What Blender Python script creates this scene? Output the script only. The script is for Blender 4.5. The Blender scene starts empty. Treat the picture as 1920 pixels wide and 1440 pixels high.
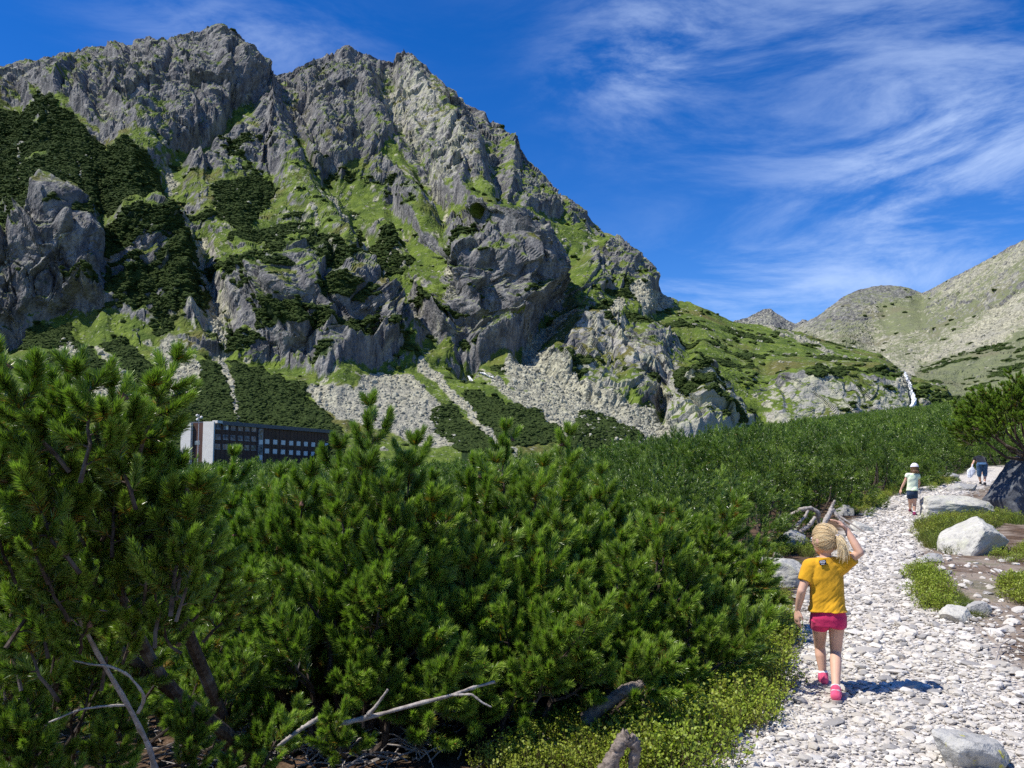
import bpy, bmesh, math, random
import numpy as np
from mathutils import Vector, Matrix, Euler

# ------------------------------------------------------------------ camera, sky, sun, exposure
scn = bpy.context.scene
F_PX, CAM_Z, PITCH = 1630.0, 1.58, math.atan(160 / 1630.0)
cam_data = bpy.data.cameras.new('camera')
cam = bpy.data.objects.new('camera', cam_data)
scn.collection.objects.link(cam)
cam_data.sensor_width = 36.0
cam_data.lens = 36.0 * F_PX / 1920.0
cam_data.clip_start, cam_data.clip_end = 0.05, 20000
cam.location = (0, 0, CAM_Z)
cam.rotation_euler = (math.pi / 2 + PITCH, 0, 0)
scn.camera = cam

SUN_EL, SUN_VEC = math.radians(57), np.array([-0.95, -0.30])      # the sun stands to the left and a little behind
SUN_VEC = SUN_VEC / np.linalg.norm(SUN_VEC)
sdir = Vector((SUN_VEC[0] * math.cos(SUN_EL), SUN_VEC[1] * math.cos(SUN_EL), math.sin(SUN_EL)))
sun_data = bpy.data.lights.new('sun', 'SUN')
sun_data.energy, sun_data.angle, sun_data.color = 5.0, math.radians(0.53), (1.0, 0.955, 0.87)
sun = bpy.data.objects.new('sun', sun_data)
scn.collection.objects.link(sun)
sun.rotation_euler = sdir.to_track_quat('Z', 'Y').to_euler()
sun.location = (-40, -20, 80)

world = bpy.data.worlds.new('World')
scn.world = world
world.use_nodes = True
world.cycles.sampling_method = 'MANUAL'
world.cycles.sample_map_resolution = 256
wt = world.node_tree
wt.nodes.clear()


def wn(t, **kw):
    n = wt.nodes.new(t)
    for k, v in kw.items():
        setattr(n, k, v)
    return n


def wl(a, b):
    wt.links.new(a, b)


def wmath(op, a, b=None, c=None, clamp=False):
    n = wn('ShaderNodeMath', operation=op, use_clamp=clamp)
    for i, x in enumerate((a, b, c)):
        if x is None:
            continue
        if isinstance(x, (int, float)):
            n.inputs[i].default_value = x
        else:
            wl(x, n.inputs[i])
    return n.outputs[0]


sky = wn('ShaderNodeTexSky', sky_type='NISHITA')
sky.sun_disc = False
sky.sun_elevation = SUN_EL
sky.sun_rotation = math.atan2(sdir.x, sdir.y)
sky.altitude, sky.air_density, sky.dust_density, sky.ozone_density = 1700, 1.0, 0.25, 4.0
hs = wn('ShaderNodeHueSaturation')
hs.inputs['Hue'].default_value, hs.inputs['Saturation'].default_value, hs.inputs['Value'].default_value = 0.514, 1.36, 1.38
wl(sky.outputs[0], hs.inputs['Color'])
# thin cirrus: streaky noise over the directions of the sky
geo = wn('ShaderNodeTexCoord')


def cloud_noise(rot, scl, scale, detail, rough, dist, off):
    m = wn('ShaderNodeMapping')
    m.inputs['Rotation'].default_value = rot
    m.inputs['Scale'].default_value = scl
    m.inputs['Location'].default_value = off
    wl(geo.outputs['Generated'], m.inputs[0])
    n = wn('ShaderNodeTexNoise')
    n.inputs['Scale'].default_value, n.inputs['Detail'].default_value = scale, detail
    n.inputs['Roughness'].default_value, n.inputs['Distortion'].default_value = rough, dist
    wl(m.outputs[0], n.inputs['Vector'])
    return n.outputs['Fac']


def wramp(x, lo, hi):
    n = wn('ShaderNodeMapRange', interpolation_type='SMOOTHSTEP')
    n.inputs['From Min'].default_value, n.inputs['From Max'].default_value = lo, hi
    wl(x, n.inputs['Value'])
    return n.outputs[0]


def px_dir(u, v):
    x, z = (u - 960) / F_PX, -(v - 720) / F_PX
    c, s = math.cos(PITCH), math.sin(PITCH)
    return Vector((x, c - z * s, s + z * c))


def bank(u, v, su, sv):
    """soft lump of cirrus round one direction of the sky"""
    d = px_dir(u, v).normalized()
    q = wn('ShaderNodeVectorMath', operation='DOT_PRODUCT')
    wl(geo.outputs['Generated'], q.inputs[0])
    right = Vector((d.y, -d.x, 0)).normalized()
    q.inputs[1].default_value = right
    a = wmath('DIVIDE', q.outputs['Value'], su / F_PX)
    up = right.cross(d)
    p = wn('ShaderNodeVectorMath', operation='DOT_PRODUCT')
    wl(geo.outputs['Generated'], p.inputs[0])
    p.inputs[1].default_value = up
    b = wmath('DIVIDE', p.outputs['Value'], sv / F_PX)
    r2 = wmath('ADD', wmath('MULTIPLY', a, a), wmath('MULTIPLY', b, b))
    return wmath('POWER', 2.718, wmath('MULTIPLY', r2, -1.0))


fine = cloud_noise((0, 0.55, 0), (1.0, 1.0, 3.4), 4.2, 7, 0.64, 0.45, (7.3, 2.2, 0))
big = cloud_noise((0, -0.35, 0), (1.0, 1.0, 1.7), 1.7, 2, 0.5, 0.0, (3.1, 1.7, 4))
tot = wmath('MULTIPLY', wramp(big, 0.42, 0.75), 0.45)
for (u, v, su, sv, w) in [(1690, 290, 300, 180, 0.62), (1430, 550, 420, 75, 0.72), (1190, 130, 130, 120, 0.55), (1655, 400, 50, 80, 0.22), (1870, 340, 160, 120, 0.3), (450, 70, 190, 70, 0.55), (1330, 60, 200, 110, 0.4)]:
    tot = wmath('ADD', tot, wmath('MULTIPLY', bank(u, v, su, sv), w))
cl = wmath('MULTIPLY', wmath('MULTIPLY', tot, wramp(fine, 0.38, 0.70)), 0.68)
cl = wmath('MINIMUM', cl, 0.8)
mixc = wn('ShaderNodeMix', data_type='RGBA')
wl(cl, mixc.inputs['Factor'])
wl(hs.outputs[0], mixc.inputs['A'])
mixc.inputs['B'].default_value = (6.0, 7.4, 10.0, 1)
bg = wn('ShaderNodeBackground')
bg.inputs['Strength'].default_value = 0.098
wl(mixc.outputs['Result'], bg.inputs['Color'])
wo = wn('ShaderNodeOutputWorld')
wl(bg.outputs[0], wo.inputs['Surface'])

scn.view_settings.view_transform = 'Standard'
scn.view_settings.look = 'None'
scn.view_settings.exposure = 0.3
scn.view_settings.gamma = 1.0
scn.view_settings.use_curve_mapping = False
scn.render.engine = 'CYCLES'
scn.cycles.max_bounces = 5
scn.cycles.diffuse_bounces = 3
scn.cycles.glossy_bounces = 2
scn.cycles.transmission_bounces = 3
scn.cycles.transparent_max_bounces = 4
scn.cycles.use_denoising = False

# ------------------------------------------------------------------ helpers
rng = np.random.default_rng(7)
random.seed(7)
PERM = np.concatenate([rng.permutation(256)] * 3).astype(np.int64)
GRAD = rng.normal(size=(256, 3))
GRAD /= np.linalg.norm(GRAD, axis=1)[:, None]


def perlin(p):
    """gradient noise, p (n,3) -> (n,), about -0.7..0.7"""
    i = np.floor(p).astype(np.int64)
    f = p - i
    w = f * f * f * (f * (f * 6 - 15) + 10)
    i &= 255
    out = 0
    for dx in (0, 1):
        wx = w[:, 0] if dx else 1 - w[:, 0]
        a = PERM[i[:, 0] + dx]
        for dy in (0, 1):
            wy = w[:, 1] if dy else 1 - w[:, 1]
            b = PERM[a + i[:, 1] + dy]
            for dz in (0, 1):
                wz = w[:, 2] if dz else 1 - w[:, 2]
                g = GRAD[PERM[b + i[:, 2] + dz] & 255]
                d = g[:, 0] * (f[:, 0] - dx) + g[:, 1] * (f[:, 1] - dy) + g[:, 2] * (f[:, 2] - dz)
                out = out + wx * wy * wz * d
    return out


def fbm(p, oct=4, gain=0.5, lac=2.03):
    s, a = 0, 1.0
    for k in range(oct):
        s = s + a * perlin(p * lac ** k + 17.3 * k)
        a *= gain
    return s


def worley(p, seed=0):
    """nearest jittered cell point: returns (distance, offset (n,3), cell random (n,4))"""
    i = np.floor(p).astype(np.int64)
    best = np.full(len(p), 1e9)
    off = np.zeros_like(p)
    cid = np.zeros(len(p), np.int64)
    R = np.random.default_rng(seed + 100)
    J = R.random((4096, 3))
    for dx in (-1, 0, 1):
        for dy in (-1, 0, 1):
            for dz in (-1, 0, 1):
                c = i + np.array([dx, dy, dz])
                h = (c[:, 0] * 73856093 ^ c[:, 1] * 19349663 ^ c[:, 2] * 83492791) & 4095
                q = p - (c + J[h])
                d = (q * q).sum(1)
                m = d < best
                best = np.where(m, d, best)
                off[m] = q[m]
                cid = np.where(m, h, cid)
    RR = R.random((4096, 4))
    return np.sqrt(best), off, RR[cid]


def facets(p, seed, tilt=1.0, step=0.6):
    d, off, r = worley(p, seed)
    t = (r[:, :3] - 0.5) * 2
    return (t * off).sum(1) * tilt + (r[:, 3] - 0.5) * step


def crags(p, seed, tilt=0.9, step=0.7, slope=1.1):
    """upper hull of tilted, pointed blocks, one to a cell: angular and without tears"""
    i = np.floor(p).astype(np.int64)
    R = np.random.default_rng(seed + 400)
    J, RR = R.random((4096, 3)), R.random((4096, 4))
    TT = (RR[:, :3] - 0.5) * 2 * tilt
    best = np.full(len(p), -1e9)
    for dx in (-1, 0, 1):
        for dy in (-1, 0, 1):
            for dz in (-1, 0, 1):
                c = i + np.array([dx, dy, dz])
                h = (c[:, 0] * 73856093 ^ c[:, 1] * 19349663 ^ c[:, 2] * 83492791) & 4095
                q = p - (c + J[h])
                aq = np.abs(q)
                m = 0.5 * np.maximum(np.maximum(aq[:, 0], aq[:, 1]), aq[:, 2]) + 0.5 * np.sqrt((q * q).sum(1))
                best = np.maximum(best, RR[h, 3] * step + (TT[h] * q).sum(1) - slope * m)
    return best


def sstep(a, b, x):
    t = np.clip((x - a) / (b - a), 0, 1)
    return t * t * (3 - 2 * t)


def px_rays(u, v):
    x, z = (np.asarray(u, float) - 960) / F_PX, -(np.asarray(v, float) - 720) / F_PX
    c, s = math.cos(PITCH), math.sin(PITCH)
    return np.stack([x, c - z * s, s + z * c], -1)


def px_point(u, v, d):
    """point at depth d along the line of sight of photo pixel (u, v)"""
    return np.array([0, 0, CAM_Z]) + px_rays(u, v) * np.asarray(d, float)[..., None]


def link(o, parent=None):
    scn.collection.objects.link(o)
    if parent is not None:
        o.parent = parent
    return o


def mesh_np(name, V, F, mats=(), mat_idx=None, smooth=False, attrs=None):
    """fast mesh from numpy: V (n,3), F (m,3|4) or a list of such arrays"""
    Fs = F if isinstance(F, list) else [F]
    Fs = [np.asarray(f, np.int32) for f in Fs if len(f)]
    me = bpy.data.meshes.new(name)
    V = np.ascontiguousarray(V, np.float32)
    me.vertices.add(len(V))
    me.vertices.foreach_set('co', V.ravel())
    loops = np.concatenate([f.ravel() for f in Fs])
    cnt = np.concatenate([np.full(len(f), f.shape[1], np.int32) for f in Fs])
    start = np.concatenate([[0], np.cumsum(cnt)[:-1]]).astype(np.int32)
    me.loops.add(len(loops))
    me.loops.foreach_set('vertex_index', loops)
    me.polygons.add(len(cnt))
    me.polygons.foreach_set('loop_start', start)
    if mat_idx is not None:
        me.polygons.foreach_set('material_index', np.ascontiguousarray(mat_idx, np.int32))
    me.polygons.foreach_set('use_smooth', np.full(len(cnt), bool(smooth)))
    for m in mats:
        me.materials.append(m)
    for k, a in (attrs or {}).items():
        a = np.ascontiguousarray(a, np.float32)
        if a.ndim == 1:
            at = me.attributes.new(k, 'FLOAT', 'POINT')
            at.data.foreach_set('value', a)
        elif a.shape[1] == 3:
            at = me.attributes.new(k, 'FLOAT_VECTOR', 'POINT')
            at.data.foreach_set('vector', a.ravel())
        else:
            at = me.attributes.new(k, 'FLOAT_COLOR', 'POINT')
            at.data.foreach_set('color', a.ravel())
    me.update(calc_edges=True)
    return me


def obj(name, me, parent=None, loc=None, rot=None, scale=None):
    o = bpy.data.objects.new(name, me)
    link(o, parent)
    if loc is not None:
        o.location = loc
    if rot is not None:
        o.rotation_euler = rot
    if scale is not None:
        o.scale = (scale,) * 3 if isinstance(scale, (int, float)) else scale
    return o


def tag(o, label=None, cat=None, group=None, kind=None):
    if label:
        o['label'] = label
    if cat:
        o['category'] = cat
    if group:
        o['group'] = group
    if kind:
        o['kind'] = kind
    return o


def thing(name, loc, label, cat, group=None, rz=0.0):
    o = bpy.data.objects.new(name, None)
    o.empty_display_size = 0.1
    link(o)
    o.location = loc
    o.rotation_euler = (0, 0, rz)
    return tag(o, label, cat, group)


def grid_faces(nr, nc):
    i = np.arange(nr - 1)[:, None] * nc + np.arange(nc - 1)[None, :]
    i = i.ravel()
    return np.stack([i, i + 1, i + nc + 1, i + nc], 1)


# ------------------------------------------------------------------ material helper
class Mat:
    def __init__(s, name, rough=0.9, spec=0.2):
        s.m = bpy.data.materials.new(name)
        s.m.use_nodes = True
        s.t = s.m.node_tree
        s.b = s.t.nodes['Principled BSDF']
        s.b.inputs['Roughness'].default_value = rough
        s.b.inputs['Specular IOR Level'].default_value = spec
        s._pos = None

    def n(s, t, **kw):
        n = s.t.nodes.new(t)
        for k, v in kw.items():
            setattr(n, k, v)
        return n

    def put(s, sock, x):
        if isinstance(x, (int, float)):
            sock.default_value = x
        elif isinstance(x, tuple):
            sock.default_value = x if len(x) == len(sock.default_value) else (*x, 1)
        else:
            s.t.links.new(x, sock)

    def pos(s, obj=False):
        if obj:
            return s.n('ShaderNodeTexCoord').outputs['Object']
        if s._pos is None:
            s._pos = s.n('ShaderNodeNewGeometry').outputs['Position']
        return s._pos

    def noise(s, scale, detail=4, rough=0.55, vec=None, scl=None, rot=None, dist=0.0, out='Fac'):
        v = vec if vec is not None else s.pos()
        if scl or rot:
            mp = s.n('ShaderNodeMapping')
            mp.inputs['Scale'].default_value = scl or (1, 1, 1)
            mp.inputs['Rotation'].default_value = rot or (0, 0, 0)
            s.t.links.new(v, mp.inputs[0])
            v = mp.outputs[0]
        n = s.n('ShaderNodeTexNoise')
        n.inputs['Scale'].default_value, n.inputs['Detail'].default_value = scale, detail
        n.inputs['Roughness'].default_value, n.inputs['Distortion'].default_value = rough, dist
        s.t.links.new(v, n.inputs['Vector'])
        return n.outputs[out]

    def voronoi(s, scale, vec=None, feature='F1', out='Distance', scl=None):
        v = vec if vec is not None else s.pos()
        if scl:
            mp = s.n('ShaderNodeMapping')
            mp.inputs['Scale'].default_value = scl
            s.t.links.new(v, mp.inputs[0])
            v = mp.outputs[0]
        n = s.n('ShaderNodeTexVoronoi', feature=feature)
        n.inputs['Scale'].default_value = scale
        s.t.links.new(v, n.inputs['Vector'])
        return n.outputs[out]

    def ramp(s, x, lo, hi, a=0.0, b=1.0, smooth=True):
        n = s.n('ShaderNodeMapRange', interpolation_type='SMOOTHSTEP' if smooth else 'LINEAR')
        s.put(n.inputs['Value'], x)
        n.inputs['From Min'].default_value, n.inputs['From Max'].default_value = lo, hi
        n.inputs['To Min'].default_value, n.inputs['To Max'].default_value = a, b
        return n.outputs[0]

    def mix(s, f, a, b, mode='MIX'):
        n = s.n('ShaderNodeMix', data_type='RGBA', blend_type=mode)
        s.put(n.inputs['Factor'], f)
        s.put(n.inputs['A'], a)
        s.put(n.inputs['B'], b)
        return n.outputs['Result']

    def math(s, op, a, b=0.0, clamp=False):
        n = s.n('ShaderNodeMath', operation=op, use_clamp=clamp)
        s.put(n.inputs[0], a)
        s.put(n.inputs[1], b)
        return n.outputs[0]

    def attr(s, name, out='Fac'):
        n = s.n('ShaderNodeAttribute', attribute_name=name)
        return n.outputs[out]

    def sepc(s, c):
        n = s.n('ShaderNodeSeparateColor')
        s.t.links.new(c, n.inputs[0])
        return n.outputs

    def rnd(s):
        return s.n('ShaderNodeObjectInfo').outputs['Random']

    def bump(s, h, strength=0.5, dist=0.1, prev=None):
        n = s.n('ShaderNodeBump')
        n.inputs['Strength'].default_value, n.inputs['Distance'].default_value = strength, dist
        s.put(n.inputs['Height'], h)
        if prev is not None:
            s.t.links.new(prev, n.inputs['Normal'])
        return n.outputs[0]

    def done(s, color, normal=None, rough=None):
        s.put(s.b.inputs['Base Color'], color)
        if normal is not None:
            s.t.links.new(normal, s.b.inputs['Normal'])
        if rough is not None:
            s.put(s.b.inputs['Roughness'], rough)
        return s.m

    def translucent(s, color, fac):
        tr = s.n('ShaderNodeBsdfTranslucent')
        s.put(tr.inputs['Color'], color)
        mx = s.n('ShaderNodeMixShader')
        mx.inputs[0].default_value = fac
        s.t.links.new(s.b.outputs[0], mx.inputs[1])
        s.t.links.new(tr.outputs[0], mx.inputs[2])
        out = s.t.nodes['Material Output']
        s.t.links.new(mx.outputs[0], out.inputs['Surface'])
        return s.m


def simple_mat(name, col, rough=0.8, spec=0.2, vary=0.12, scale=8.0, bump=0.0):
    M = Mat(name, rough, spec)
    nz = M.noise(scale, 4, 0.6, vec=M.pos(True))
    dark = tuple(c * (1 - vary) for c in col)
    lite = tuple(min(1, c * (1 + vary)) for c in col)
    c = M.mix(M.ramp(nz, 0.3, 0.7), dark, lite)
    return M.done(c, M.bump(nz, bump, 0.02) if bump else None)

# ------------------------------------------------------------------ mountains
def interp_cols(us, cols, nt):
    """cols: {u: [(v, D), ...]} -> on (us, t) the depth, t = 0 at the foot, 1 at the skyline (t from v)"""
    ku = np.array(sorted(cols))
    T = np.linspace(0, 1, nt)
    prof = []
    for k in ku:
        v, d = np.array(cols[k], float).T
        t = (v[0] - v) / (v[0] - v[-1])
        prof.append(np.interp(T, t, d))
    prof = np.array(prof)
    out = np.empty((nt, len(us)))
    for j in range(nt):
        out[j] = np.interp(us, ku, prof[:, j])
    return out


def blur(a, k, axis):
    if k < 1:
        return a
    w = np.hanning(2 * k + 3)[1:-1]
    w /= w.sum()
    pad = [(0, 0)] * a.ndim
    pad[axis] = (k, k)
    b = np.pad(a, pad, mode='edge')
    out = np.zeros_like(a)
    n = a.shape[axis]
    for i in range(2 * k + 1):
        sl = [slice(None)] * a.ndim
        sl[axis] = slice(i, i + n)
        out += w[i] * b[tuple(sl)]
    return out


# a coarse map of the slopes: what grows or lies where, on a grid of viewing directions (4 photo pixels a cell)
GU, GV, GS = np.arange(-300, 2240, 4), np.arange(20, 920, 4), 4
GX, GY = np.meshgrid(GU, GV)


def in_poly(P):
    P = np.array(P, float)
    inside = np.zeros(GX.shape, bool)
    x0, y0 = P[-1]
    for x1, y1 in P:
        c = ((y1 > GY) != (y0 > GY))
        with np.errstate(divide='ignore', invalid='ignore'):
            xi = (x0 - x1) * (GY - y1) / (y0 - y1 + 1e-9) + x1
        inside ^= c & (GX < xi)
        x0, y0 = x1, y1
    return inside


def near_line(P, w0, w1=None):
    """soft band along a polyline, half width w0 at its head to w1 at its end"""
    w1 = w0 if w1 is None else w1
    P = np.array(P, float)
    L = np.concatenate([[0], np.cumsum(np.hypot(*np.diff(P, axis=0).T))])
    best = np.zeros(GX.shape)
    for k in range(len(P) - 1):
        a, b = P[k], P[k + 1]
        ab = b - a
        t = np.clip(((GX - a[0]) * ab[0] + (GY - a[1]) * ab[1]) / (ab @ ab), 0, 1)
        d = np.hypot(GX - a[0] - t * ab[0], GY - a[1] - t * ab[1])
        w = w0 + (w1 - w0) * (L[k] + t * (L[k + 1] - L[k])) / L[-1]
        best = np.maximum(best, np.clip(1.5 - d / w, 0, 1))
    return best


def paint(base, polys, soft=2):
    a = np.full(GX.shape, float(base))
    for p in polys:
        val, P = p[0], p[1]
        m = in_poly(P).astype(float)
        m = blur(blur(m, soft, 0), soft, 1)
        a = a * (1 - m) + val * m
    return a


def strokes(a, lst):
    for s in lst:
        val, P, w0 = s[0], s[1], s[2]
        w1 = s[3] if len(s) > 3 else w0
        m = np.clip(near_line(P, w0, w1), 0, 1)
        a = a * (1 - m) + val * m
    return a


def look(a, u, v):
    x = np.clip((u - GU[0]) / GS, 0, len(GU) - 1.001)
    y = np.clip((v - GV[0]) / GS, 0, len(GV) - 1.001)
    i, j = x.astype(int), y.astype(int)
    fx, fy = x - i, y - j
    return (a[j, i] * (1 - fx) * (1 - fy) + a[j, i + 1] * fx * (1 - fy) + a[j + 1, i] * (1 - fx) * fy + a[j + 1, i + 1] * fx * fy)


ROCK = paint(0.50, [
    (0.80, [(-300, 120), (-300, 240), (0, 185), (90, 190), (200, 240), (330, 270), (420, 330), (560, 330), (660, 300), (800, 330), (960, 300), (990, 290), (940, 210), (760, 90), (640, 90), (540, 120), (500, 130), (440, 60), (250, 75), (0, 110)]),
    (0.88, [(60, 130), (250, 95), (400, 70), (490, 130), (540, 210), (550, 300), (470, 290), (440, 260), (330, 260), (300, 180), (200, 210), (100, 190)]),
    (0.97, [(340, 240), (480, 190), (560, 230), (640, 320), (600, 340), (480, 300), (360, 320)]),
    (0.93, [(560, 160), (640, 100), (720, 104), (700, 190), (640, 230), (590, 210)]),
    (0.80, [(690, 230), (850, 320), (900, 420), (850, 430), (760, 400), (690, 330)]),
    (0.92, [(830, 260), (890, 240), (910, 330), (870, 380), (830, 350)]),
    (0.75, [(930, 240), (1100, 410), (1060, 420), (980, 390), (900, 300)]),
    (0.34, [(900, 380), (1050, 400), (1120, 470), (1080, 490), (930, 460), (860, 400)]),
    (0.92, [(1090, 480), (1160, 460), (1225, 540), (1170, 560), (1110, 540)]),
    (0.97, [(-60, 450), (30, 440), (100, 382), (150, 410), (192, 470), (192, 560), (150, 590), (120, 610), (70, 560), (0, 640), (-100, 640)]),
    (0.85, [(200, 440), (330, 400), (380, 520), (390, 600), (340, 600), (270, 620), (200, 580)]),
    (0.80, [(180, 290), (260, 290), (270, 370), (200, 380)]),
    (0.90, [(430, 560), (600, 470), (700, 560), (760, 640), (700, 700), (660, 715), (600, 722), (540, 690), (450, 650)]),
    (0.85, [(340, 590), (430, 600), (450, 650), (390, 660)]),
    (0.88, [(690, 400), (760, 395), (780, 470), (730, 480)]),
    (0.97, [(840, 440), (940, 420), (1060, 490), (1055, 560), (980, 650), (880, 685), (830, 640), (820, 570), (860, 500)]),
    (0.90, [(760, 560), (800, 570), (870, 680), (830, 650), (770, 610)]),
    (0.08, [(0, 640), (90, 600), (150, 555), (215, 600), (220, 650), (100, 680), (0, 700)]),
    (0.15, [(-100, 690), (215, 640), (420, 660), (600, 725), (700, 700), (860, 690), (980, 660), (1060, 740), (1260, 830), (1260, 860), (-200, 870)]),
    (0.86, [(1010, 690), (1090, 625), (1250, 640), (1290, 660), (1270, 730), (1210, 780), (1110, 760)]),
    (0.90, [(1250, 740), (1330, 720), (1420, 790), (1300, 830), (1250, 830)]),
    (0.92, [(1420, 720), (1560, 700), (1700, 705), (1740, 760), (1600, 800), (1480, 810), (1430, 780)]),
    (0.12, [(1180, 590), (1300, 575), (1420, 610), (1650, 670), (1690, 700), (1560, 695), (1430, 700), (1330, 690), (1300, 650)]),
], 2)
ROCK = strokes(ROCK, [(0.05, [(460, 200), (400, 260), (340, 280), (320, 340)], 16), (0.1, [(700, 460), (600, 380), (560, 260)], 12),
                      (0.12, [(1040, 560), (1010, 640), (980, 660)], 14), (0.1, [(620, 330), (720, 410), (800, 480)], 18),
                      (0.1, [(730, 300), (830, 390), (930, 430)], 16), (0.8, [(340, 400), (360, 470)], 18)])
PINE = paint(0.24, [
    (0.0, [(300, 20), (520, 120), (640, 90), (780, 100), (1240, 540), (1100, 520), (930, 420), (800, 380), (600, 290), (300, 260)]),
    (0.0, [(-300, 60), (-300, 200), (0, 190), (160, 230), (330, 250), (400, 60)]),
    (0.80, [(-300, 230), (0, 205), (110, 210), (190, 260), (205, 380), (150, 400), (90, 390), (20, 430), (-300, 430)]),
    (0.70, [(200, 260), (300, 300), (340, 400), (330, 440), (240, 440), (200, 380)]),
    (0.97, [(400, 350), (470, 335), (515, 350), (500, 400), (450, 440), (405, 400)]),
    (0.55, [(200, 400), (330, 400), (390, 540), (390, 610), (300, 640), (200, 560)]),
    (0.55, [(430, 440), (560, 420), (640, 500), (690, 600), (670, 690), (500, 640), (440, 560)]),
    (0.60, [(640, 470), (720, 450), (760, 520), (700, 530)]),
    (0.98, [(335, 540), (395, 540), (395, 590), (340, 600)]),
    (0.9, [(60, 605), (130, 620), (140, 660), (70, 650)]), (0.9, [(130, 640), (160, 640), (200, 700), (180, 735), (150, 730), (150, 680)]),
    (0.97, [(185, 640), (240, 640), (290, 690), (325, 745), (300, 760), (240, 740), (225, 680)]),
    (1.0, [(380, 680), (410, 690), (450, 800), (440, 860), (200, 860), (315, 770), (370, 740)]),
    (1.0, [(430, 670), (480, 690), (560, 740), (640, 805), (640, 870), (470, 870), (445, 770)]),
    (0.97, [(800, 762), (850, 765), (935, 845), (880, 860), (815, 810)]), (0.95, [(870, 735), (930, 745), (985, 805), (900, 800)]),
    (0.95, [(950, 750), (1010, 770), (1065, 835), (960, 835)]), (0.95, [(1080, 775), (1130, 775), (1210, 820), (1190, 850), (1060, 840)]),
    (0.30, [(1260, 570), (1420, 610), (1680, 690), (1500, 720), (1300, 700)]),
    (0.8, [(1290, 740), (1350, 735), (1350, 765), (1290, 765)]), (0.75, [(1120, 600), (1220, 600), (1220, 615), (1130, 618)]),
    (0.0, [(1420, 725), (1700, 715), (1700, 780), (1430, 800)]),
], 1)
SCREE = paint(0.0, [
    (1, [(112, 640), (135, 635), (150, 660), (158, 720), (120, 720), (112, 690)]),
    (1, [(166, 640), (185, 655), (215, 675), (238, 700), (235, 725), (190, 745), (165, 730), (205, 700), (195, 675)]),
    (1, [(280, 655), (315, 640), (350, 650), (380, 690), (370, 735), (325, 765), (300, 745), (318, 715)]),
    (0.85, [(560, 722), (660, 742), (700, 705), (760, 700), (820, 752), (880, 838), (800, 838), (700, 800), (640, 790), (590, 755)]),
    (0.72, [(950, 670), (1000, 670), (1060, 740), (1130, 780), (1240, 835), (1090, 838), (1010, 780), (940, 710)]),
    (0.9, [(1110, 600), (1165, 565), (1172, 590), (1120, 615)]), (1, [(1170, 548), (1240, 556), (1265, 575), (1210, 590), (1190, 575)]),
    (0.7, [(1195, 790), (1262, 810), (1262, 840), (1100, 840), (1120, 825)]), (0.9, [(1520, 690), (1560, 685), (1570, 700), (1525, 702)]),
], 1)
SCREE = strokes(SCREE, [(0.9, [(405, 660), (425, 710), (450, 795)], 8, 4), (0.85, [(790, 690), (880, 770), (930, 830)], 9, 6),
                        (0.7, [(870, 690), (1000, 770), (1120, 840)], 7, 5), (0.9, [(900, 690), (960, 740), (1080, 830)], 5, 4),
                        (0.9, [(990, 650), (1060, 735), (1215, 815)], 14, 22), (0.9, [(1000, 640), (1060, 590)], 14),
                        (0.7, [(620, 380), (660, 440), (680, 500)], 10, 9), (0.75, [(820, 490), (850, 560)], 9, 12),
                        (0.7, [(380, 450), (370, 500), (400, 590), (420, 650)], 14, 18), (0.6, [(720, 190), (770, 260), (820, 330)], 8),
                        (0.6, [(850, 310), (830, 400)], 9, 8), (0.6, [(310, 290), (330, 330)], 10), (0.5, [(760, 115), (720, 180), (650, 230)], 12),
                        (0.6, [(1430, 610), (1560, 660)], 6), (0.8, [(1705, 690), (1690, 720)], 12), (0.0, [(600, 800), (660, 790)], 4)])
PALE = paint(0.22, [
    (1.1, [(1240, 760), (1330, 740), (1420, 800), (1300, 840), (1230, 840)]), (1.0, [(1430, 730), (1560, 720), (1560, 810), (1430, 810)]),
    (0.75, [(1560, 720), (1720, 715), (1720, 780), (1560, 790)]), (0.85, [(990, 640), (1060, 600), (1100, 620), (1050, 660), (1000, 690)]),
    (0.65, [(1020, 690), (1130, 720), (1220, 770), (1160, 790)]), (0.45, [(1060, 630), (1280, 640), (1260, 740), (1100, 720)]),
    (0.5, [(680, 130), (780, 110), (850, 250), (900, 340), (820, 360), (720, 220)]), (0.05, [(840, 440), (1060, 490), (980, 650), (850, 680)]),
    (0.05, [(-100, 400), (200, 380), (200, 620), (-100, 650)]), (0.12, [(450, 520), (700, 540), (700, 720), (450, 660)]),
    (0.5, [(340, 440), (440, 440), (440, 650), (360, 640)]), (0.05, [(60, 100), (480, 80), (560, 310), (340, 300), (100, 200)]),
], 3)
CLIFF = paint(0.60, [(1.0, [(-100, 440), (100, 380), (195, 460), (195, 600), (0, 640), (-100, 640)]), (0.9, [(430, 540), (620, 480), (720, 580), (740, 690), (660, 722), (540, 700), (440, 640)]), (1.0, [(830, 440), (940, 420), (1065, 490), (1055, 570), (980, 655), (870, 690), (820, 600)]), (0.8, [(200, 430), (340, 420), (395, 590), (200, 600)]), (0.75, [(60, 110), (400, 60), (500, 140), (540, 290), (340, 280), (300, 180), (100, 200)])], 4)
RELIEF = np.zeros(GX.shape)
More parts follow.
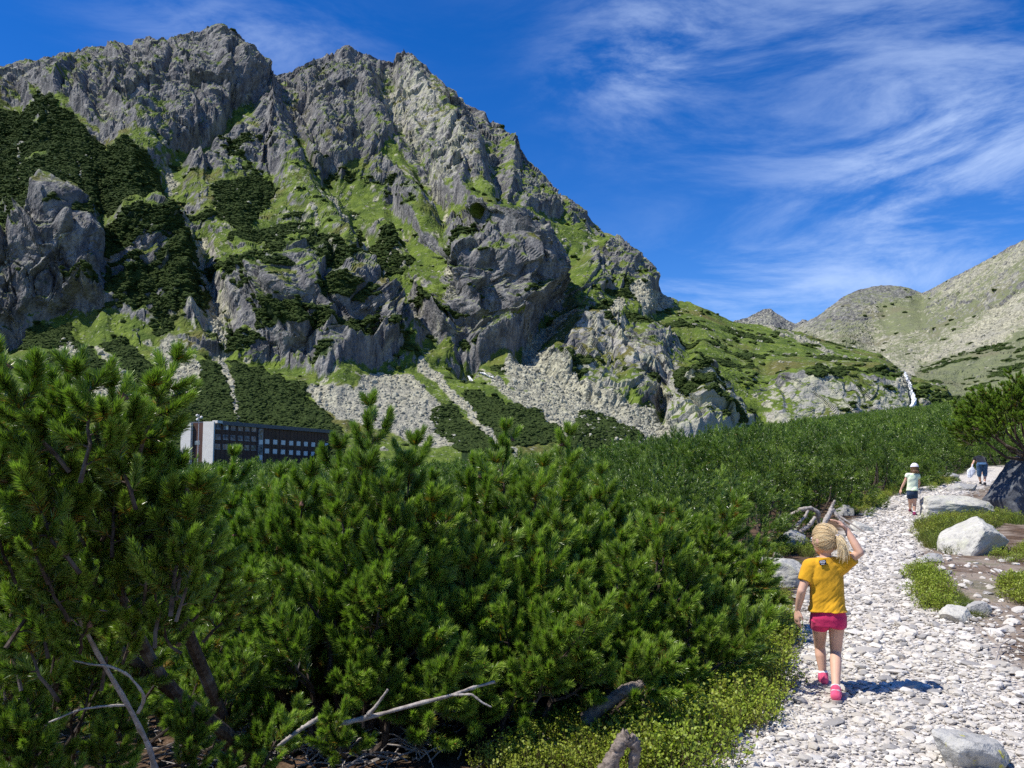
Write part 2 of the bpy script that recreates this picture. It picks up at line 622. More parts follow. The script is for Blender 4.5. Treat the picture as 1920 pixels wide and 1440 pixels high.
for amp, P, w in [
    (-1.0, [(450, 200), (390, 250), (310, 310), (350, 430), (370, 500), (410, 640)], 26), (-0.9, [(540, 150), (570, 270), (640, 380), (690, 490), (720, 560)], 24),
    (-0.8, [(735, 120), (715, 210), (790, 320), (830, 410)], 18), (-1.0, [(820, 470), (845, 560), (872, 690)], 22), (-0.7, [(905, 240), (960, 420), (1060, 480)], 18),
    (-1.1, [(1060, 500), (1050, 560), (985, 655)], 26), (-0.8, [(195, 200), (200, 400), (195, 560), (160, 620)], 20), (-0.7, [(30, 180), (-20, 400), (10, 640)], 22),
    (0.9, [(430, 75), (480, 190), (560, 330), (640, 440), (700, 560), (750, 640)], 34), (0.8, [(650, 105), (690, 200), (760, 330), (790, 420)], 26),
    (0.8, [(770, 110), (860, 280), (900, 380), (920, 450), (960, 560)], 30), (0.9, [(100, 388), (150, 470), (180, 590)], 34), (0.8, [(240, 420), (330, 520), (360, 590)], 34),
    (0.9, [(480, 540), (560, 620), (640, 700)], 40), (0.8, [(790, 570), (850, 660)], 20), (1.0, [(950, 470), (1010, 540), (950, 640)], 34), (0.7, [(1150, 470), (1210, 530)], 26),
    (0.5, [(200, 110), (130, 180), (90, 230)], 22), (0.5, [(290, 150), (270, 240)], 18), (0.7, [(1100, 640), (1200, 700), (1230, 760)], 40),
    (-0.6, [(1290, 640), (1270, 700), (1240, 790)], 16), (0.6, [(1300, 740), (1320, 820)], 40), (-0.5, [(1440, 690), (1430, 800)], 14), (-0.5, [(1705, 690), (1712, 780)], 16),
]:
    RELIEF += amp * near_line(P, w) / 1.0
RELIEF = blur(blur(RELIEF, 2, 0), 2, 1)


def slope_mesh(name, us, nt, foot, sky_pts, cols, amp, seed, saw=1.0, rough_sky=1.0, tpow=1.0):
    """a mountainside: rows climb from its foot to its skyline and then fall away behind; crags are displaced along the normal"""
    vs = np.interp(us, *np.array(sky_pts, float).T)
    vf = np.interp(us, *np.array(foot, float).T)
    T = np.linspace(0, 1, nt) ** tpow
    D = interp_cols(us, cols, nt) if tpow == 1 else None
    if D is None:
        D0 = interp_cols(us, cols, 400)
        D = np.array([[0]])
        idx = T * 399
        i0 = np.clip(idx.astype(int), 0, 398)
        fr = (idx - i0)[:, None]
        D = D0[i0] * (1 - fr) + D0[i0 + 1] * fr
    ku, kv = max(2, len(us) // 40), max(2, nt // 40)
    D = blur(blur(D, ku, 1), kv, 0)
    V_ = vf[None, :] + (vs - vf)[None, :] * T[:, None]
    U_ = np.broadcast_to(us[None, :], V_.shape)
    P = px_point(U_, V_, D)
    # normal of the smooth slope
    du = np.gradient(P, axis=1)
    dv = np.gradient(P, axis=0)
    N = np.cross(du, dv)
    N /= np.linalg.norm(N, axis=2)[..., None] + 1e-9
    for ax in (0, 1):
        N = blur(N, kv if ax == 0 else ku, ax)
    N /= np.linalg.norm(N, axis=2)[..., None] + 1e-9
    p, n = P.reshape(-1, 3), N.reshape(-1, 3)
    u, v, d = U_.ravel(), V_.ravel(), D.ravel()
    wu = u + 9 * perlin(np.stack([u / 30, v / 30, u * 0 + seed], 1)) + 5 * perlin(np.stack([u / 11, v / 11, u * 0 + seed + 5], 1))
    wv = v + 9 * perlin(np.stack([u / 30, v / 30, u * 0 + seed + 9], 1)) + 5 * perlin(np.stack([u / 11, v / 11, u * 0 + seed + 14], 1))
    rock, pine, scree, pale, rel = (look(a, wu, wv) for a in (ROCK, PINE, SCREE, PALE, RELIEF))
    k = d / 600.0
    rk = sstep(0.2, 0.9, rock)
    clf = look(CLIFF, u, v)
    # buttresses: ribs that run down the slope, ramping up from the left and broken off on the right
    warp = fbm(np.stack([u / 95, v / 120, u * 0 + seed], 1), 3)
    h = np.zeros(len(p))
    gul = np.zeros(len(p))
    for lam, a, sh in ((120, 15, 0.0), (52, 5.5, 3.3)):
        ph = (u - 0.50 * v) / lam + 1.5 * warp * (120 / lam) ** 0.45 + sh
        fr = ph - np.floor(ph)
        prof = np.where(fr < 0.80, fr / 0.80, (1 - fr) / 0.20)
        gul = np.maximum(gul, sstep(0.13, 0.03, fr) * (0.85 if lam > 100 else 0.6))
        amod = 0.35 + 1.1 * np.abs(perlin(np.stack([np.floor(ph) * 3.7, v / (lam * 1.1), u * 0 + sh + seed], 1))) * 1.6
        h += a * (prof - 0.5) * amod * (0.15 + 0.85 * rk) * saw * clf
    h += rel * 12 * (0.35 + 0.65 * saw)
    gul = gul * sstep(-0.15, 0.2, fbm(np.stack([u / 60, v / 60, u * 0 + seed + 40], 1), 2)) * sstep(640, 560, v) * saw
    scree = np.maximum(scree, 0.85 * gul)
    # stacked crags and blocks
    ps = p.copy()
    c, s_ = math.cos(0.55), math.sin(0.55)
    ps[:, 0], ps[:, 2] = c * p[:, 0] + s_ * p[:, 2], -s_ * p[:, 0] + c * p[:, 2]
    wq = np.stack([perlin(p / 23 + 3), perlin(p / 23 + 31), perlin(p / 23 + 77)], 1)
    q = ps + wq * 9
    A = rk
    h += (crags(q / np.array([30, 30, 40]), seed) + 0.2) * 11 * A * clf
    h += (crags(q / np.array([12.5, 12.5, 16]), seed + 1) + 0.2) * 5.6 * A * (0.75 + 0.25 * clf)
    h += (crags(q / np.array([5.6, 5.6, 7]), seed + 2) + 0.2) * 3.1 * (0.12 + 0.88 * A)
    fine = crags(q / 2.4, seed + 3) + 0.2
    h += fine * (1.5 * A + 0.9 * scree + 0.15)
    h += fbm(p / 60 + seed, 4) * 7 * (1 - 0.4 * A) + fbm(p / 9 + seed, 3) * 0.8
    fade = sstep(0, 0.06, (vf[None, :] - V_) / (vf - vs)[None, :]).ravel()
    tsky = ((V_ - vs[None, :])).ravel()
    skyfade = 0.72 * min(1, rough_sky) + (1 - 0.72 * min(1, rough_sky)) * sstep(0, 45, tsky)
    lowcrest = 4.5 * rough_sky * (1 - sstep(0, 60, tsky)) * rk
    h = h * (1 - 0.5 * sstep(1330, 1450, u)) * amp * 0.9 * k ** 0.6 * fade * skyfade - lowcrest * k * amp
    Q = p + n * h[:, None]
    Q = Q.reshape(P.shape)
    # classes from the finished shape
    du, dv = np.gradient(Q, axis=1), np.gradient(Q, axis=0)
    NN = np.cross(du, dv)
    NN /= np.linalg.norm(NN, axis=2)[..., None] + 1e-9
    nz = NN[..., 2].ravel()
    nzb = blur(blur(NN[..., 2], 2, 0), 2, 1).ravel()
    pn = fbm(p / 26 + 50, 4)
    pf = fbm(p / 6 + 90, 3)
    r = (0.60 - nz) * 1.1 + (0.60 - nzb) * 0.9 + (rock - 0.62) * 1.25 + 0.75 * pn + 0.85 * pf + 0.70 * perlin(p / 3.1 + 7) - scree * 0.5 - 0.14 + 0.40 * rough_sky * (1 - sstep(0, 50, ((V_ - vs[None, :])).ravel()))
    wr = sstep(-0.06, 0.10, r)
    sc = sstep(-0.08, 0.12, scree - 0.5 + 0.45 * pf + 0.3 * pn - 0.25 * wr)
    # loose blocks strewn over the meadows
    dd, _, rr = worley(p / 5.5, seed + 8)
    strew = ((rr[:, 0] > 0.86) & (dd < 0.26 + 0.2 * rr[:, 1])).astype(float) * (1 - wr)
    sc = np.maximum(sc, strew * 0.9 * sstep(0.0, 0.2, 0.45 - pine + 0.2 * pn))
    pi = sstep(-0.05, 0.06, pine - 0.46 + 0.75 * fbm(p / np.array([34, 34, 15]) + 11, 3) + 0.22 * pf - 0.35 * np.clip(0.4 - nzb, 0, 1) - 0.8 * sc * (pine < 0.9))
    wr = wr * (1 - pi * 0.75)
    attr = np.stack([wr, sc, pi, pale], 1)
    # behind the skyline the mountain falls away
    nb = 10
    back, ab = [], []
    rad = np.stack([px_rays(us, vs)[:, 0], px_rays(us, vs)[:, 1], us * 0], 1)
    rad /= np.linalg.norm(rad, axis=1)[:, None]
    top = Q[-1]
    step = (D[-1] * 0.05)[:, None]
    for i in range(1, nb + 1):
        q_ = top + rad * step * i
        q_[:, 2] -= (0.35 * i + 0.06 * i * i) * step[:, 0]
        q_[:, 2] += perlin(q_ / 15) * 4
        back.append(q_)
        ab.append(attr.reshape(nt, len(us), 4)[-1])
    front = Q[0].copy() - rad * 40 * 1.0
    front[:, 2] -= 14
    Vall = np.concatenate([front[None], Q, np.array(back)], 0)
    Aall = np.concatenate([attr.reshape(nt, len(us), 4)[:1], attr.reshape(nt, len(us), 4), np.array(ab)], 0)
    me = mesh_np(name, Vall.reshape(-1, 3), grid_faces(nt + nb + 1, len(us)), [MOUNTAIN], attrs={'cover': Aall.reshape(-1, 4)})
    o = obj(name, me)
    tag(o, kind='structure')
    return o, dict(P=Q.reshape(-1, 3), N=NN.reshape(-1, 3), pi=pi, sc=sc, wr=wr, scree=scree, d=d, u=u, v=v, shape=P.shape)


# one material for all slopes: granite, lichen-pale granite, meadow, scree; the mask says which one lies where
def slope_mat(name, ledge_f, grey):
    M = Mat(name, 0.92, 0.15)
    cov = M.attr('cover', 'Color')
    ca = M.sepc(cov)
    pale_a = M.attr('cover', 'Alpha')
    n_big, n_mid, n_fin = M.noise(0.018, 5, 0.6), M.noise(0.11, 6, 0.65), M.noise(0.7, 4, 0.7)
    streak = M.noise(0.22, 5, 0.65, scl=(1, 1, 0.28), rot=(0, 0.5, 0))
    rockc = M.mix(M.ramp(n_mid, 0.32, 0.68), (0.080, 0.079, 0.085), (0.190, 0.184, 0.178))
    rockc = M.mix(M.ramp(streak, 0.42, 0.66), rockc, (0.27, 0.262, 0.245))
    rockc = M.mix(M.math('MULTIPLY', M.ramp(n_fin, 0.48, 0.72), 0.7), rockc, (0.045, 0.045, 0.052))
    lich = M.mix(M.ramp(n_mid, 0.35, 0.65), (0.40, 0.395, 0.27), (0.36, 0.34, 0.315))
    pf_ = M.math('ADD', pale_a, M.math('MULTIPLY', M.math('SUBTRACT', streak, 0.5), 1.3))
    pf_ = M.math('ADD', pf_, M.math('MULTIPLY', M.math('SUBTRACT', n_big, 0.5), 0.7))
    rockc = M.mix(M.ramp(pf_, 0.34, 0.62), rockc, lich)
    gr = M.mix(M.ramp(n_mid, 0.35, 0.7), (0.062, 0.100, 0.016), (0.150, 0.205, 0.030))
    gr = M.mix(M.ramp(n_big, 0.50, 0.68), gr, (0.125, 0.115, 0.035))
    gr = M.mix(M.math('MULTIPLY', M.ramp(n_fin, 0.55, 0.8), 0.5), gr, (0.03, 0.055, 0.012))
    vc = M.voronoi(0.55, out='Color')
    scr = M.mix(M.ramp(M.sepc(vc)[0], 0.0, 1.0), (0.22, 0.21, 0.155), (0.45, 0.43, 0.31))
    scr = M.mix(M.math('MULTIPLY', M.ramp(n_big, 0.45, 0.65), 0.6), scr, (0.29, 0.28, 0.235), 'MIX')
    pin = M.mix(M.ramp(n_fin, 0.3, 0.7), (0.010, 0.022, 0.006), (0.030, 0.055, 0.012))
    nzs = M.n('ShaderNodeSeparateXYZ')
    M.t.links.new(M.n('ShaderNodeNewGeometry').outputs['True Normal'], nzs.inputs[0])
    led = M.math('ADD', nzs.outputs[2], M.math('MULTIPLY', M.math('SUBTRACT', n_fin, 0.5), 0.9))
    led = M.math('ADD', led, M.math('MULTIPLY', M.math('SUBTRACT', n_mid, 0.5), 0.7))
    ledge = M.mix(M.ramp(n_fin, 0.42, 0.58), gr, M.mix(M.ramp(streak, 0.4, 0.6), (0.17, 0.165, 0.13), lich))
    rockc = M.mix(M.math('MULTIPLY', M.ramp(led, 0.58, 0.80), ledge_f), rockc, ledge)
    gr = M.mix(M.math('MULTIPLY', M.ramp(M.noise(0.45, 3, 0.6), 0.60, 0.68), 0.7), gr, (0.33, 0.32, 0.25))
    gr = M.mix(grey, gr, (0.215, 0.21, 0.15))
    c = M.mix(ca[0], gr, rockc)
    c = M.mix(ca[1], c, scr)
    c = M.mix(ca[2], c, pin)
    crk = M.voronoi(0.30, feature='DISTANCE_TO_EDGE', scl=(1, 1, 0.7))
    bh = M.math('ADD', M.math('MULTIPLY', n_fin, 1.1), M.math('MULTIPLY', streak, 1.6))
    bh = M.math('ADD', bh, M.math('MULTIPLY', M.ramp(crk, 0.0, 0.25), 0.35))
    return M.done(c, M.bump(bh, 0.7, 1.3))


MOUNTAIN = slope_mat('mountain_slope', 0.85, 0.0)
SKY_A = [(-300, 180), (-100, 145), (0, 125), (40, 121), (60, 116), (110, 106), (150, 100), (180, 95), (210, 88), (250, 82), (285, 78), (300, 76), (330, 71), (360, 73), (400, 70), (420, 68), (432, 76), (445, 80), (460, 95), (490, 132), (515, 138),
         (540, 130), (570, 124), (600, 115), (622, 106), (640, 99), (662, 113), (690, 107), (720, 102), (735, 112), (748, 105), (780, 115), (800, 132), (820, 150), (850, 175), (880, 205), (905, 210), (930, 235), (955, 250), (970, 280),
         (1000, 310), (1050, 365), (1095, 400), (1130, 440), (1170, 465), (1200, 490), (1215, 510), (1230, 545), (1260, 560), (1300, 575), (1340, 590), (1375, 602), (1400, 607), (1450, 612), (1500, 622), (1550, 638), (1600, 652), (1650, 665),
         (1690, 688), (1720, 705), (1780, 722)]
FOOT_A = [(-300, 866), (0, 862), (400, 852), (860, 848), (1060, 840), (1160, 842), (1240, 842), (1320, 832), (1400, 822), (1500, 812), (1600, 800), (1700, 790), (1780, 782)]
COLS_A = {
    -300: [(866, 300), (700, 390), (640, 435), (440, 450), (400, 500), (250, 700), (180, 800)],
    0: [(862, 300), (690, 390), (640, 435), (450, 450), (400, 510), (250, 690), (125, 850)],
    100: [(862, 300), (690, 390), (600, 448), (395, 462), (370, 515), (250, 680), (106, 850)],
    200: [(860, 300), (700, 380), (600, 450), (440, 485), (300, 620), (170, 770), (92, 880)],
    400: [(852, 300), (690, 395), (560, 480), (400, 590), (300, 690), (200, 760), (70, 870)],
    540: [(850, 300), (725, 395), (690, 432), (520, 460), (400, 600), (300, 720), (140, 900)],
    650: [(849, 300), (725, 405), (690, 435), (540, 462), (400, 640), (230, 800), (100, 940)],
    760: [(848, 310), (710, 430), (600, 500), (450, 620), (280, 790), (107, 950)],
    860: [(848, 320), (690, 455), (670, 478), (480, 500), (430, 610), (300, 760), (185, 880)],
    960: [(845, 330), (665, 480), (640, 505), (450, 528), (400, 660), (270, 840)],
    1050: [(840, 345), (740, 440), (600, 540), (500, 580), (470, 650), (365, 790)],
    1160: [(842, 360), (720, 480), (640, 530), (600, 570), (530, 650), (460, 760)],
    1240: [(842, 380), (780, 460), (680, 500), (620, 580), (550, 720)],
    1320: [(832, 400), (730, 450), (690, 490), (640, 560), (582, 680)],
    1400: [(822, 420), (730, 470), (680, 530), (607, 690)],
    1500: [(812, 430), (715, 460), (680, 540), (622, 700)],
    1600: [(800, 440), (705, 465), (680, 550), (652, 690)],
    1700: [(790, 450), (712, 470), (700, 540), (694, 640)],
    1780: [(782, 455), (735, 480), (728, 540), (722, 600)]}
us = np.linspace(-250, 1775, 1120)
massif, MA = slope_mesh('mountain', us, 460, FOOT_A, SKY_A, COLS_A, 1.0, 3)

# the corrie behind the step: a rounded knoll and the long slope that climbs to the right
CLIFF = paint(0.6, [])
ROCK = paint(0.84, [(1.35, [(1480, 600), (1560, 560), (1640, 530), (1720, 545), (1700, 570), (1600, 580), (1650, 600), (1600, 640), (1520, 620)]), (0.7, [(1600, 640), (1800, 620), (1760, 700), (1640, 690)]),
                    (0.85, [(1820, 520), (1960, 440), (2000, 520), (1900, 560)]), (0.7, [(1860, 660), (2000, 640), (2000, 720), (1870, 720)]), (0.1, [(1650, 570), (1740, 560), (1740, 610), (1660, 630)])], 3)
SCREE = paint(0.50, [(0.70, [(1720, 680), (1800, 640), (1940, 520), (1990, 570), (1860, 660)]), (0.62, [(1730, 550), (1960, 420), (1950, 470), (1780, 560)]), (0.15, [(1650, 570), (1740, 560), (1740, 610), (1660, 630)]), (0.2, [(1720, 700), (2000, 640), (2000, 790), (1720, 790)])], 3)
SCREE = strokes(SCREE, [(0.1, [(1740, 620), (1860, 570), (1960, 520)], 10), (0.9, [(1705, 700), (1712, 770)], 8), (0.1, [(1800, 690), (1960, 620)], 8)])
PINE = paint(0.0, [(0.36, [(1720, 690), (1980, 600), (2050, 800), (1720, 800)])], 3)
PALE = paint(0.36, [(0.1, [(1560, 560), (1640, 530), (1720, 545), (1700, 575), (1600, 580)]), (0.15, [(1580, 600), (1650, 600), (1640, 650), (1540, 630)]), (0.15, [(1870, 670), (2000, 650), (2000, 720), (1870, 720)])], 3)
RELIEF = np.zeros(GX.shape)
SKY_D = [(1440, 640), (1500, 606), (1530, 592), (1545, 580), (1580, 553), (1610, 541), (1640, 534), (1680, 533), (1705, 538), (1728, 548), (1745, 540), (1770, 526), (1800, 511), (1850, 486), (1900, 458), (1920, 445), (2000, 400), (2140, 330)]
FOOT_D = [(1440, 800), (1700, 800), (1920, 800), (2140, 810)]
COLS_D = {1440: [(800, 560), (700, 800), (640, 1300)], 1530: [(800, 540), (690, 820), (640, 1130), (592, 1230)], 1640: [(800, 500), (700, 680), (650, 1050), (600, 1160), (534, 1240)],
          1728: [(800, 480), (720, 580), (640, 980), (600, 1110), (548, 1230)], 1800: [(800, 460), (700, 620), (600, 960), (511, 1120)],
          1920: [(800, 440), (700, 560), (600, 800), (445, 1000)], 2140: [(810, 400), (650, 560), (330, 950)]}
MOUNTAIN = slope_mat('corrie_ground', 0.35, 0.55)
corrie, MD = slope_mesh('corrie_slope', np.linspace(1440, 2130, 420), 240, FOOT_D, SKY_D, COLS_D, 0.6, 21, saw=0.35, rough_sky=0.8)

# the grey summit far at the head of the valley
ROCK, SCREE, PINE, PALE = paint(1.7, []), paint(0.1, []), paint(0, []), paint(0.38, [])
SKY_C = [(1330, 625), (1360, 604), (1395, 593), (1415, 582), (1435, 574), (1448, 574), (1462, 582), (1478, 592), (1492, 601), (1504, 594), (1514, 596), (1530, 606), (1600, 640)]
peak, MC = slope_mesh('distant_peak', np.linspace(1330, 1600, 170), 70, [(1330, 660), (1600, 670)], SKY_C,
                      {1330: [(660, 1850), (625, 1920)], 1440: [(662, 1830), (574, 1950)], 1600: [(670, 1850), (640, 1900)]}, 0.75, 33, saw=0.3, rough_sky=1.4)

# ------------------------------------------------------------------ ground, path, gravel
PZ_Y = [-10, 0, 5.75, 9, 12, 18.3, 25, 32, 40, 60]
PZ_Z = [-0.15, 0.0, 0.03, 0.17, 0.30, 0.59, 0.80, 0.99, 1.25, 1.9]


def zg(x, y, rough=True):
    """height of the ground"""
    x, y = np.asarray(x, float), np.asarray(y, float)
    b = x / np.maximum(y, 4.0)
    e = np.interp(b, [-1, -0.15, 0.0, 0.10, 0.172, 0.33, 0.45, 0.58, 1.0], [0.001, 0.003, 0.006, 0.015, 0.0275, 0.056, 0.071, 0.085, 0.11])
    z250 = CAM_Z + 250 * e - 3.0
    rise = sstep(-0.05, 0.22, b)
    near = np.interp(y, PZ_Y, PZ_Z) * (0.1 + 0.9 * rise) - 0.12 * (1 - rise) * sstep(6, 14, y)
    t = np.clip((y - 32) / 218.0, 0, None)
    n32 = 0.99 * (0.1 + 0.9 * rise) - 0.12 * (1 - rise)
    far = n32 + (z250 - n32) * t
    over = np.clip(y - 250, 0, None)
    far = far - np.where(b > -0.05, 1, 0.0) * np.minimum(over * 0.09, 12) * sstep(-0.05, 0.12, b)
    w = sstep(26, 40, y)
    z = near * (1 - w) + far * w
    z = z - 0.25 * sstep(0.5, -4, x) * sstep(14, 6, y) + 0.10 * sstep(3.2, 5, x) * sstep(16, 5, y)
    if rough:
        q = np.stack([x.ravel(), y.ravel(), x.ravel() * 0], 1)
        z = z + (0.05 * perlin(q / 1.7) + 0.02 * perlin(q / 0.45 + 9)).reshape(x.shape) * sstep(80, 30, y)
    return z


def hit(u, v):
    """where the line of sight of a photo pixel meets the ground"""
    r = px_rays(u, v)
    d = np.linspace(2.5, 260, 6000)
    p = np.array([0, 0, CAM_Z]) + d[:, None] * r
    below = p[:, 2] < zg(p[:, 0], p[:, 1], False)
    k = np.argmax(below) if below.any() else -1
    q = p[k]
    return np.array([q[0], q[1], float(zg(q[0], q[1]))])


def depth_of(p):
    return float(p[1] * math.cos(PITCH) + (p[2] - CAM_Z) * math.sin(PITCH))


yy = np.concatenate([np.linspace(-6, 3.0, 40), np.geomspace(3.05, 30, 300)[0:], np.geomspace(30.5, 520, 110)])
bb = np.sinh(np.linspace(-2.6, 2.6, 330)) / np.sinh(2.6) * 2.2
Yg = np.repeat(yy[:, None], len(bb), 1)
Xg = bb[None, :] * (yy[:, None] + 9)
Zg = zg(Xg, Yg)
PATH_L = [(1250, 1500), (1345, 1440), (1420, 1350), (1462, 1290), (1490, 1200), (1515, 1120), (1545, 1060), (1578, 1010), (1618, 975), (1640, 950), (1690, 925), (1752, 905), (1800, 892)]
PATH_R = [(2080, 1500), (2010, 1440), (1965, 1350), (1905, 1290), (1825, 1200), (1728, 1120), (1712, 1060), (1722, 1010), (1738, 975), (1752, 950), (1800, 928), (1856, 908), (1875, 893)]
PL = np.array([hit(*p) for p in PATH_L])
PR = np.array([hit(*p) for p in PATH_R])
PC, PW = (PL + PR) / 2, np.linalg.norm(PL - PR, axis=1) / 2
PC = np.vstack([PC[0] + (PC[0] - PC[1]) * 4, PC, PC[-1] + (PC[-1] - PC[-2]) * 1.2])
PW = np.concatenate([[PW[0]], PW, [PW[-1]]])


def path_coord(x, y):
    """signed place beside the path: |s| < 1 is on it"""
    x, y = np.asarray(x, float).ravel(), np.asarray(y, float).ravel()
    best, val, sg = np.full(len(x), 1e9), np.zeros(len(x)), np.zeros(len(x))
    for k in range(len(PC) - 1):
        a, b = PC[k, :2], PC[k + 1, :2]
        ab = b - a
        t = np.clip(((x - a[0]) * ab[0] + (y - a[1]) * ab[1]) / (ab @ ab), 0, 1)
        dx, dy = x - a[0] - t * ab[0], y - a[1] - t * ab[1]
        d = np.hypot(dx, dy)
        w = PW[k] + (PW[k + 1] - PW[k]) * t
        m = d < best
        best = np.where(m, d, best)
        val = np.where(m, d / w, val)
        sg = np.where(m, np.sign(ab[1] * dx - ab[0] * dy), sg)
    return val * sg, best


s_, dist_ = path_coord(Xg, Yg)
s_, dist_ = s_.reshape(Xg.shape), dist_.reshape(Xg.shape)
onp = sstep(1.25, 0.95, np.abs(s_) + 0.25 * fbm(np.stack([Xg.ravel(), Yg.ravel(), Xg.ravel() * 0], 1) / 0.6, 3).reshape(Xg.shape))
soil = sstep(0.8, 1.2, s_) * sstep(6.5, 1.5, dist_)

M = Mat('ground_soil', 0.95, 0.1)
at = M.attr('cover', 'Color')
A_ = M.sepc(at)
n1, n2, n3 = M.noise(1.3, 5, 0.6), M.noise(9, 5, 0.65), M.noise(60, 4, 0.7)
lit = M.mix(M.ramp(n2, 0.3, 0.7), (0.045, 0.030, 0.020), (0.135, 0.085, 0.055))
lit = M.mix(M.ramp(n3, 0.52, 0.72), lit, (0.26, 0.19, 0.14))
sand = M.mix(M.ramp(n2, 0.35, 0.65), (0.42, 0.38, 0.34), (0.60, 0.56, 0.51))
moss = M.mix(M.ramp(n2, 0.3, 0.7), (0.03, 0.045, 0.012), (0.075, 0.10, 0.025))
f_s = M.math('MULTIPLY', A_[1], M.ramp(n1, 0.35, 0.62))
c = M.mix(f_s, lit, (0.33, 0.27, 0.22))
c = M.mix(M.math('MULTIPLY', M.ramp(n1, 0.52, 0.66), 0.6), c, moss)
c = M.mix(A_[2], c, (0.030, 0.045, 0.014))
c = M.mix(M.math('MULTIPLY', A_[0], 0.9), c, sand)
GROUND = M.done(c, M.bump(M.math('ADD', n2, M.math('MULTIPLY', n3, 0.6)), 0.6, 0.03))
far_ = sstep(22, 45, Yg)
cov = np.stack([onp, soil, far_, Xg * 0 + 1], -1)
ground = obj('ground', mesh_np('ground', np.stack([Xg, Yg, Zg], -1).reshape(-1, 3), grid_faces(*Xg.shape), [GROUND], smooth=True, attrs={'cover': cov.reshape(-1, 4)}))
tag(ground, kind='structure')

# the footpath: worn pale sheet a few millimetres over the soil, ragged edges sunk into it
L_ = np.concatenate([[0], np.cumsum(np.linalg.norm(np.diff(PC[:, :2], axis=0), axis=1))])
ns, nc = 300, 36
sl = L_[-1] * np.linspace(0, 1, ns) ** 1.35
cxp, cyp, cwp = (np.interp(sl, L_, a) for a in (PC[:, 0], PC[:, 1], PW))
for k in range(6):
    cxp, cyp = blur(cxp, 3, 0), blur(cyp, 3, 0)
tx, ty = np.gradient(cxp), np.gradient(cyp)
tn = np.hypot(tx, ty)
nx, ny = ty / tn, -tx / tn
tt = np.linspace(-1.12, 1.12, nc)
Xp, Yp = cxp[:, None] + nx[:, None] * tt * cwp[:, None], cyp[:, None] + ny[:, None] * tt * cwp[:, None]
jit = fbm(np.stack([Xp.ravel(), Yp.ravel(), Xp.ravel() * 0 + 4], 1) / 0.5, 3).reshape(Xp.shape)
Zp = zg(Xp, Yp) + 0.016 + 0.008 * jit - 0.07 * sstep(0.86, 1.1, np.abs(tt)[None, :] + 0.2 * jit)
M = Mat('path_grit', 0.95, 0.1)
n2, n3, v1 = M.noise(5, 5, 0.6), M.noise(45, 4, 0.7), M.voronoi(38, out='Color')
v1 = M.sepc(v1)[0]
c = M.mix(M.ramp(v1, 0, 1), (0.46, 0.42, 0.37), (0.72, 0.68, 0.62))
c = M.mix(M.ramp(n2, 0.45, 0.75), c, (0.50, 0.44, 0.38))
c = M.mix(M.math('MULTIPLY', M.ramp(n3, 0.5, 0.75), 0.5), c, (0.30, 0.27, 0.25))
PATHM = M.done(c, M.bump(M.math('ADD', M.voronoi(38), n3), 0.8, 0.02))
path = obj('path', mesh_np('path', np.stack([Xp, Yp, Zp], -1).reshape(-1, 3), grid_faces(ns, nc)[:, ::-1], [PATHM], smooth=True))
tag(path, kind='structure')


def ico(sub):
    bm = bmesh.new()
    bmesh.ops.create_icosphere(bm, subdivisions=sub, radius=1.0)
    V = np.array([v.co[:] for v in bm.verts])
    F = np.array([[v.index for v in f.verts] for f in bm.faces])
    bm.free()
    return V, F


def rock_shape(seed, sub=2, rough=0.35, flat=(1, 0.8, 0.55), cuts=7):
    """an angular stone: a ball cut by planes, then roughened"""
    R = np.random.default_rng(seed)
    V, F = ico(sub)
    V = V * (1 + rough * 0.5 * fbm(V * 1.3 + seed * 3.1, 2)[:, None])
    for k in range(cuts):
        n = R.normal(size=3)
        n /= np.linalg.norm(n)
        h = R.uniform(0.5, 0.86)
        d = V @ n - h
        V = V - np.where(d > 0, d * 0.92, 0)[:, None] * n
    return V * np.array(flat), F


M = Mat('path_stone', 0.9, 0.15)
rd = M.rnd()
sv = M.attr('shade')
n2, n3 = M.noise(14, 5, 0.65), M.noise(90, 3, 0.7)
c = M.mix(M.math('FRACT', M.math('ADD', rd, sv)), (0.40, 0.37, 0.325), (0.70, 0.66, 0.60))
c = M.mix(M.math('MULTIPLY', M.ramp(n2, 0.5, 0.8), 0.6), c, (0.52, 0.43, 0.34))
c = M.mix(M.ramp(M.math('FRACT', M.math('ADD', M.math('MULTIPLY', M.math('ADD', rd, sv), 7.3), 0.1)), 0.80, 0.95), c, (0.30, 0.285, 0.27))
c = M.mix(M.math('MULTIPLY', M.ramp(n3, 0.55, 0.75), 0.5), c, (0.30, 0.29, 0.28))
STONE = M.done(c, M.bump(n3, 0.4, 0.01))

# every stone gets a spot, a size and a turn; the 300 that look largest are pieces of the path, the rest one layer of gravel
R = np.random.default_rng(11)
n = 52000
sy = 3.9 * np.exp(R.random(n) * math.log(34 / 3.9))
keep = R.random(n) < np.clip(1.15 * (5.0 / sy) ** 0.35, 0, 1) * (1 - 0.5 * sstep(11, 20, sy))
sy = sy[keep]
idx = np.interp(sy, np.maximum.accumulate(cyp), np.arange(ns))
c0, w0 = np.interp(idx, np.arange(ns), cxp), np.interp(idx, np.arange(ns), cwp)
tl = R.uniform(-1.25, 2.2, len(sy))
edge = np.where(np.abs(tl) > 0.95, R.random(len(sy)) < 0.36 * np.exp(-(np.abs(tl) - 0.95) * np.where(tl > 0, 2.4, 5)), True)
sx = c0 + tl * w0 * np.hypot(1, np.interp(idx, np.arange(ns), tx / np.maximum(ty, 1e-4)) * 0.0 + 0.35)
sr = np.clip(0.0120 * np.exp(R.normal(size=len(sy)) * 0.58), 0.0055, 0.06) * (sy / 5.5) ** 0.40
sx, sy, sr = sx[edge], sy[edge], sr[edge]
slab = R.random(len(sx)) < 0.022
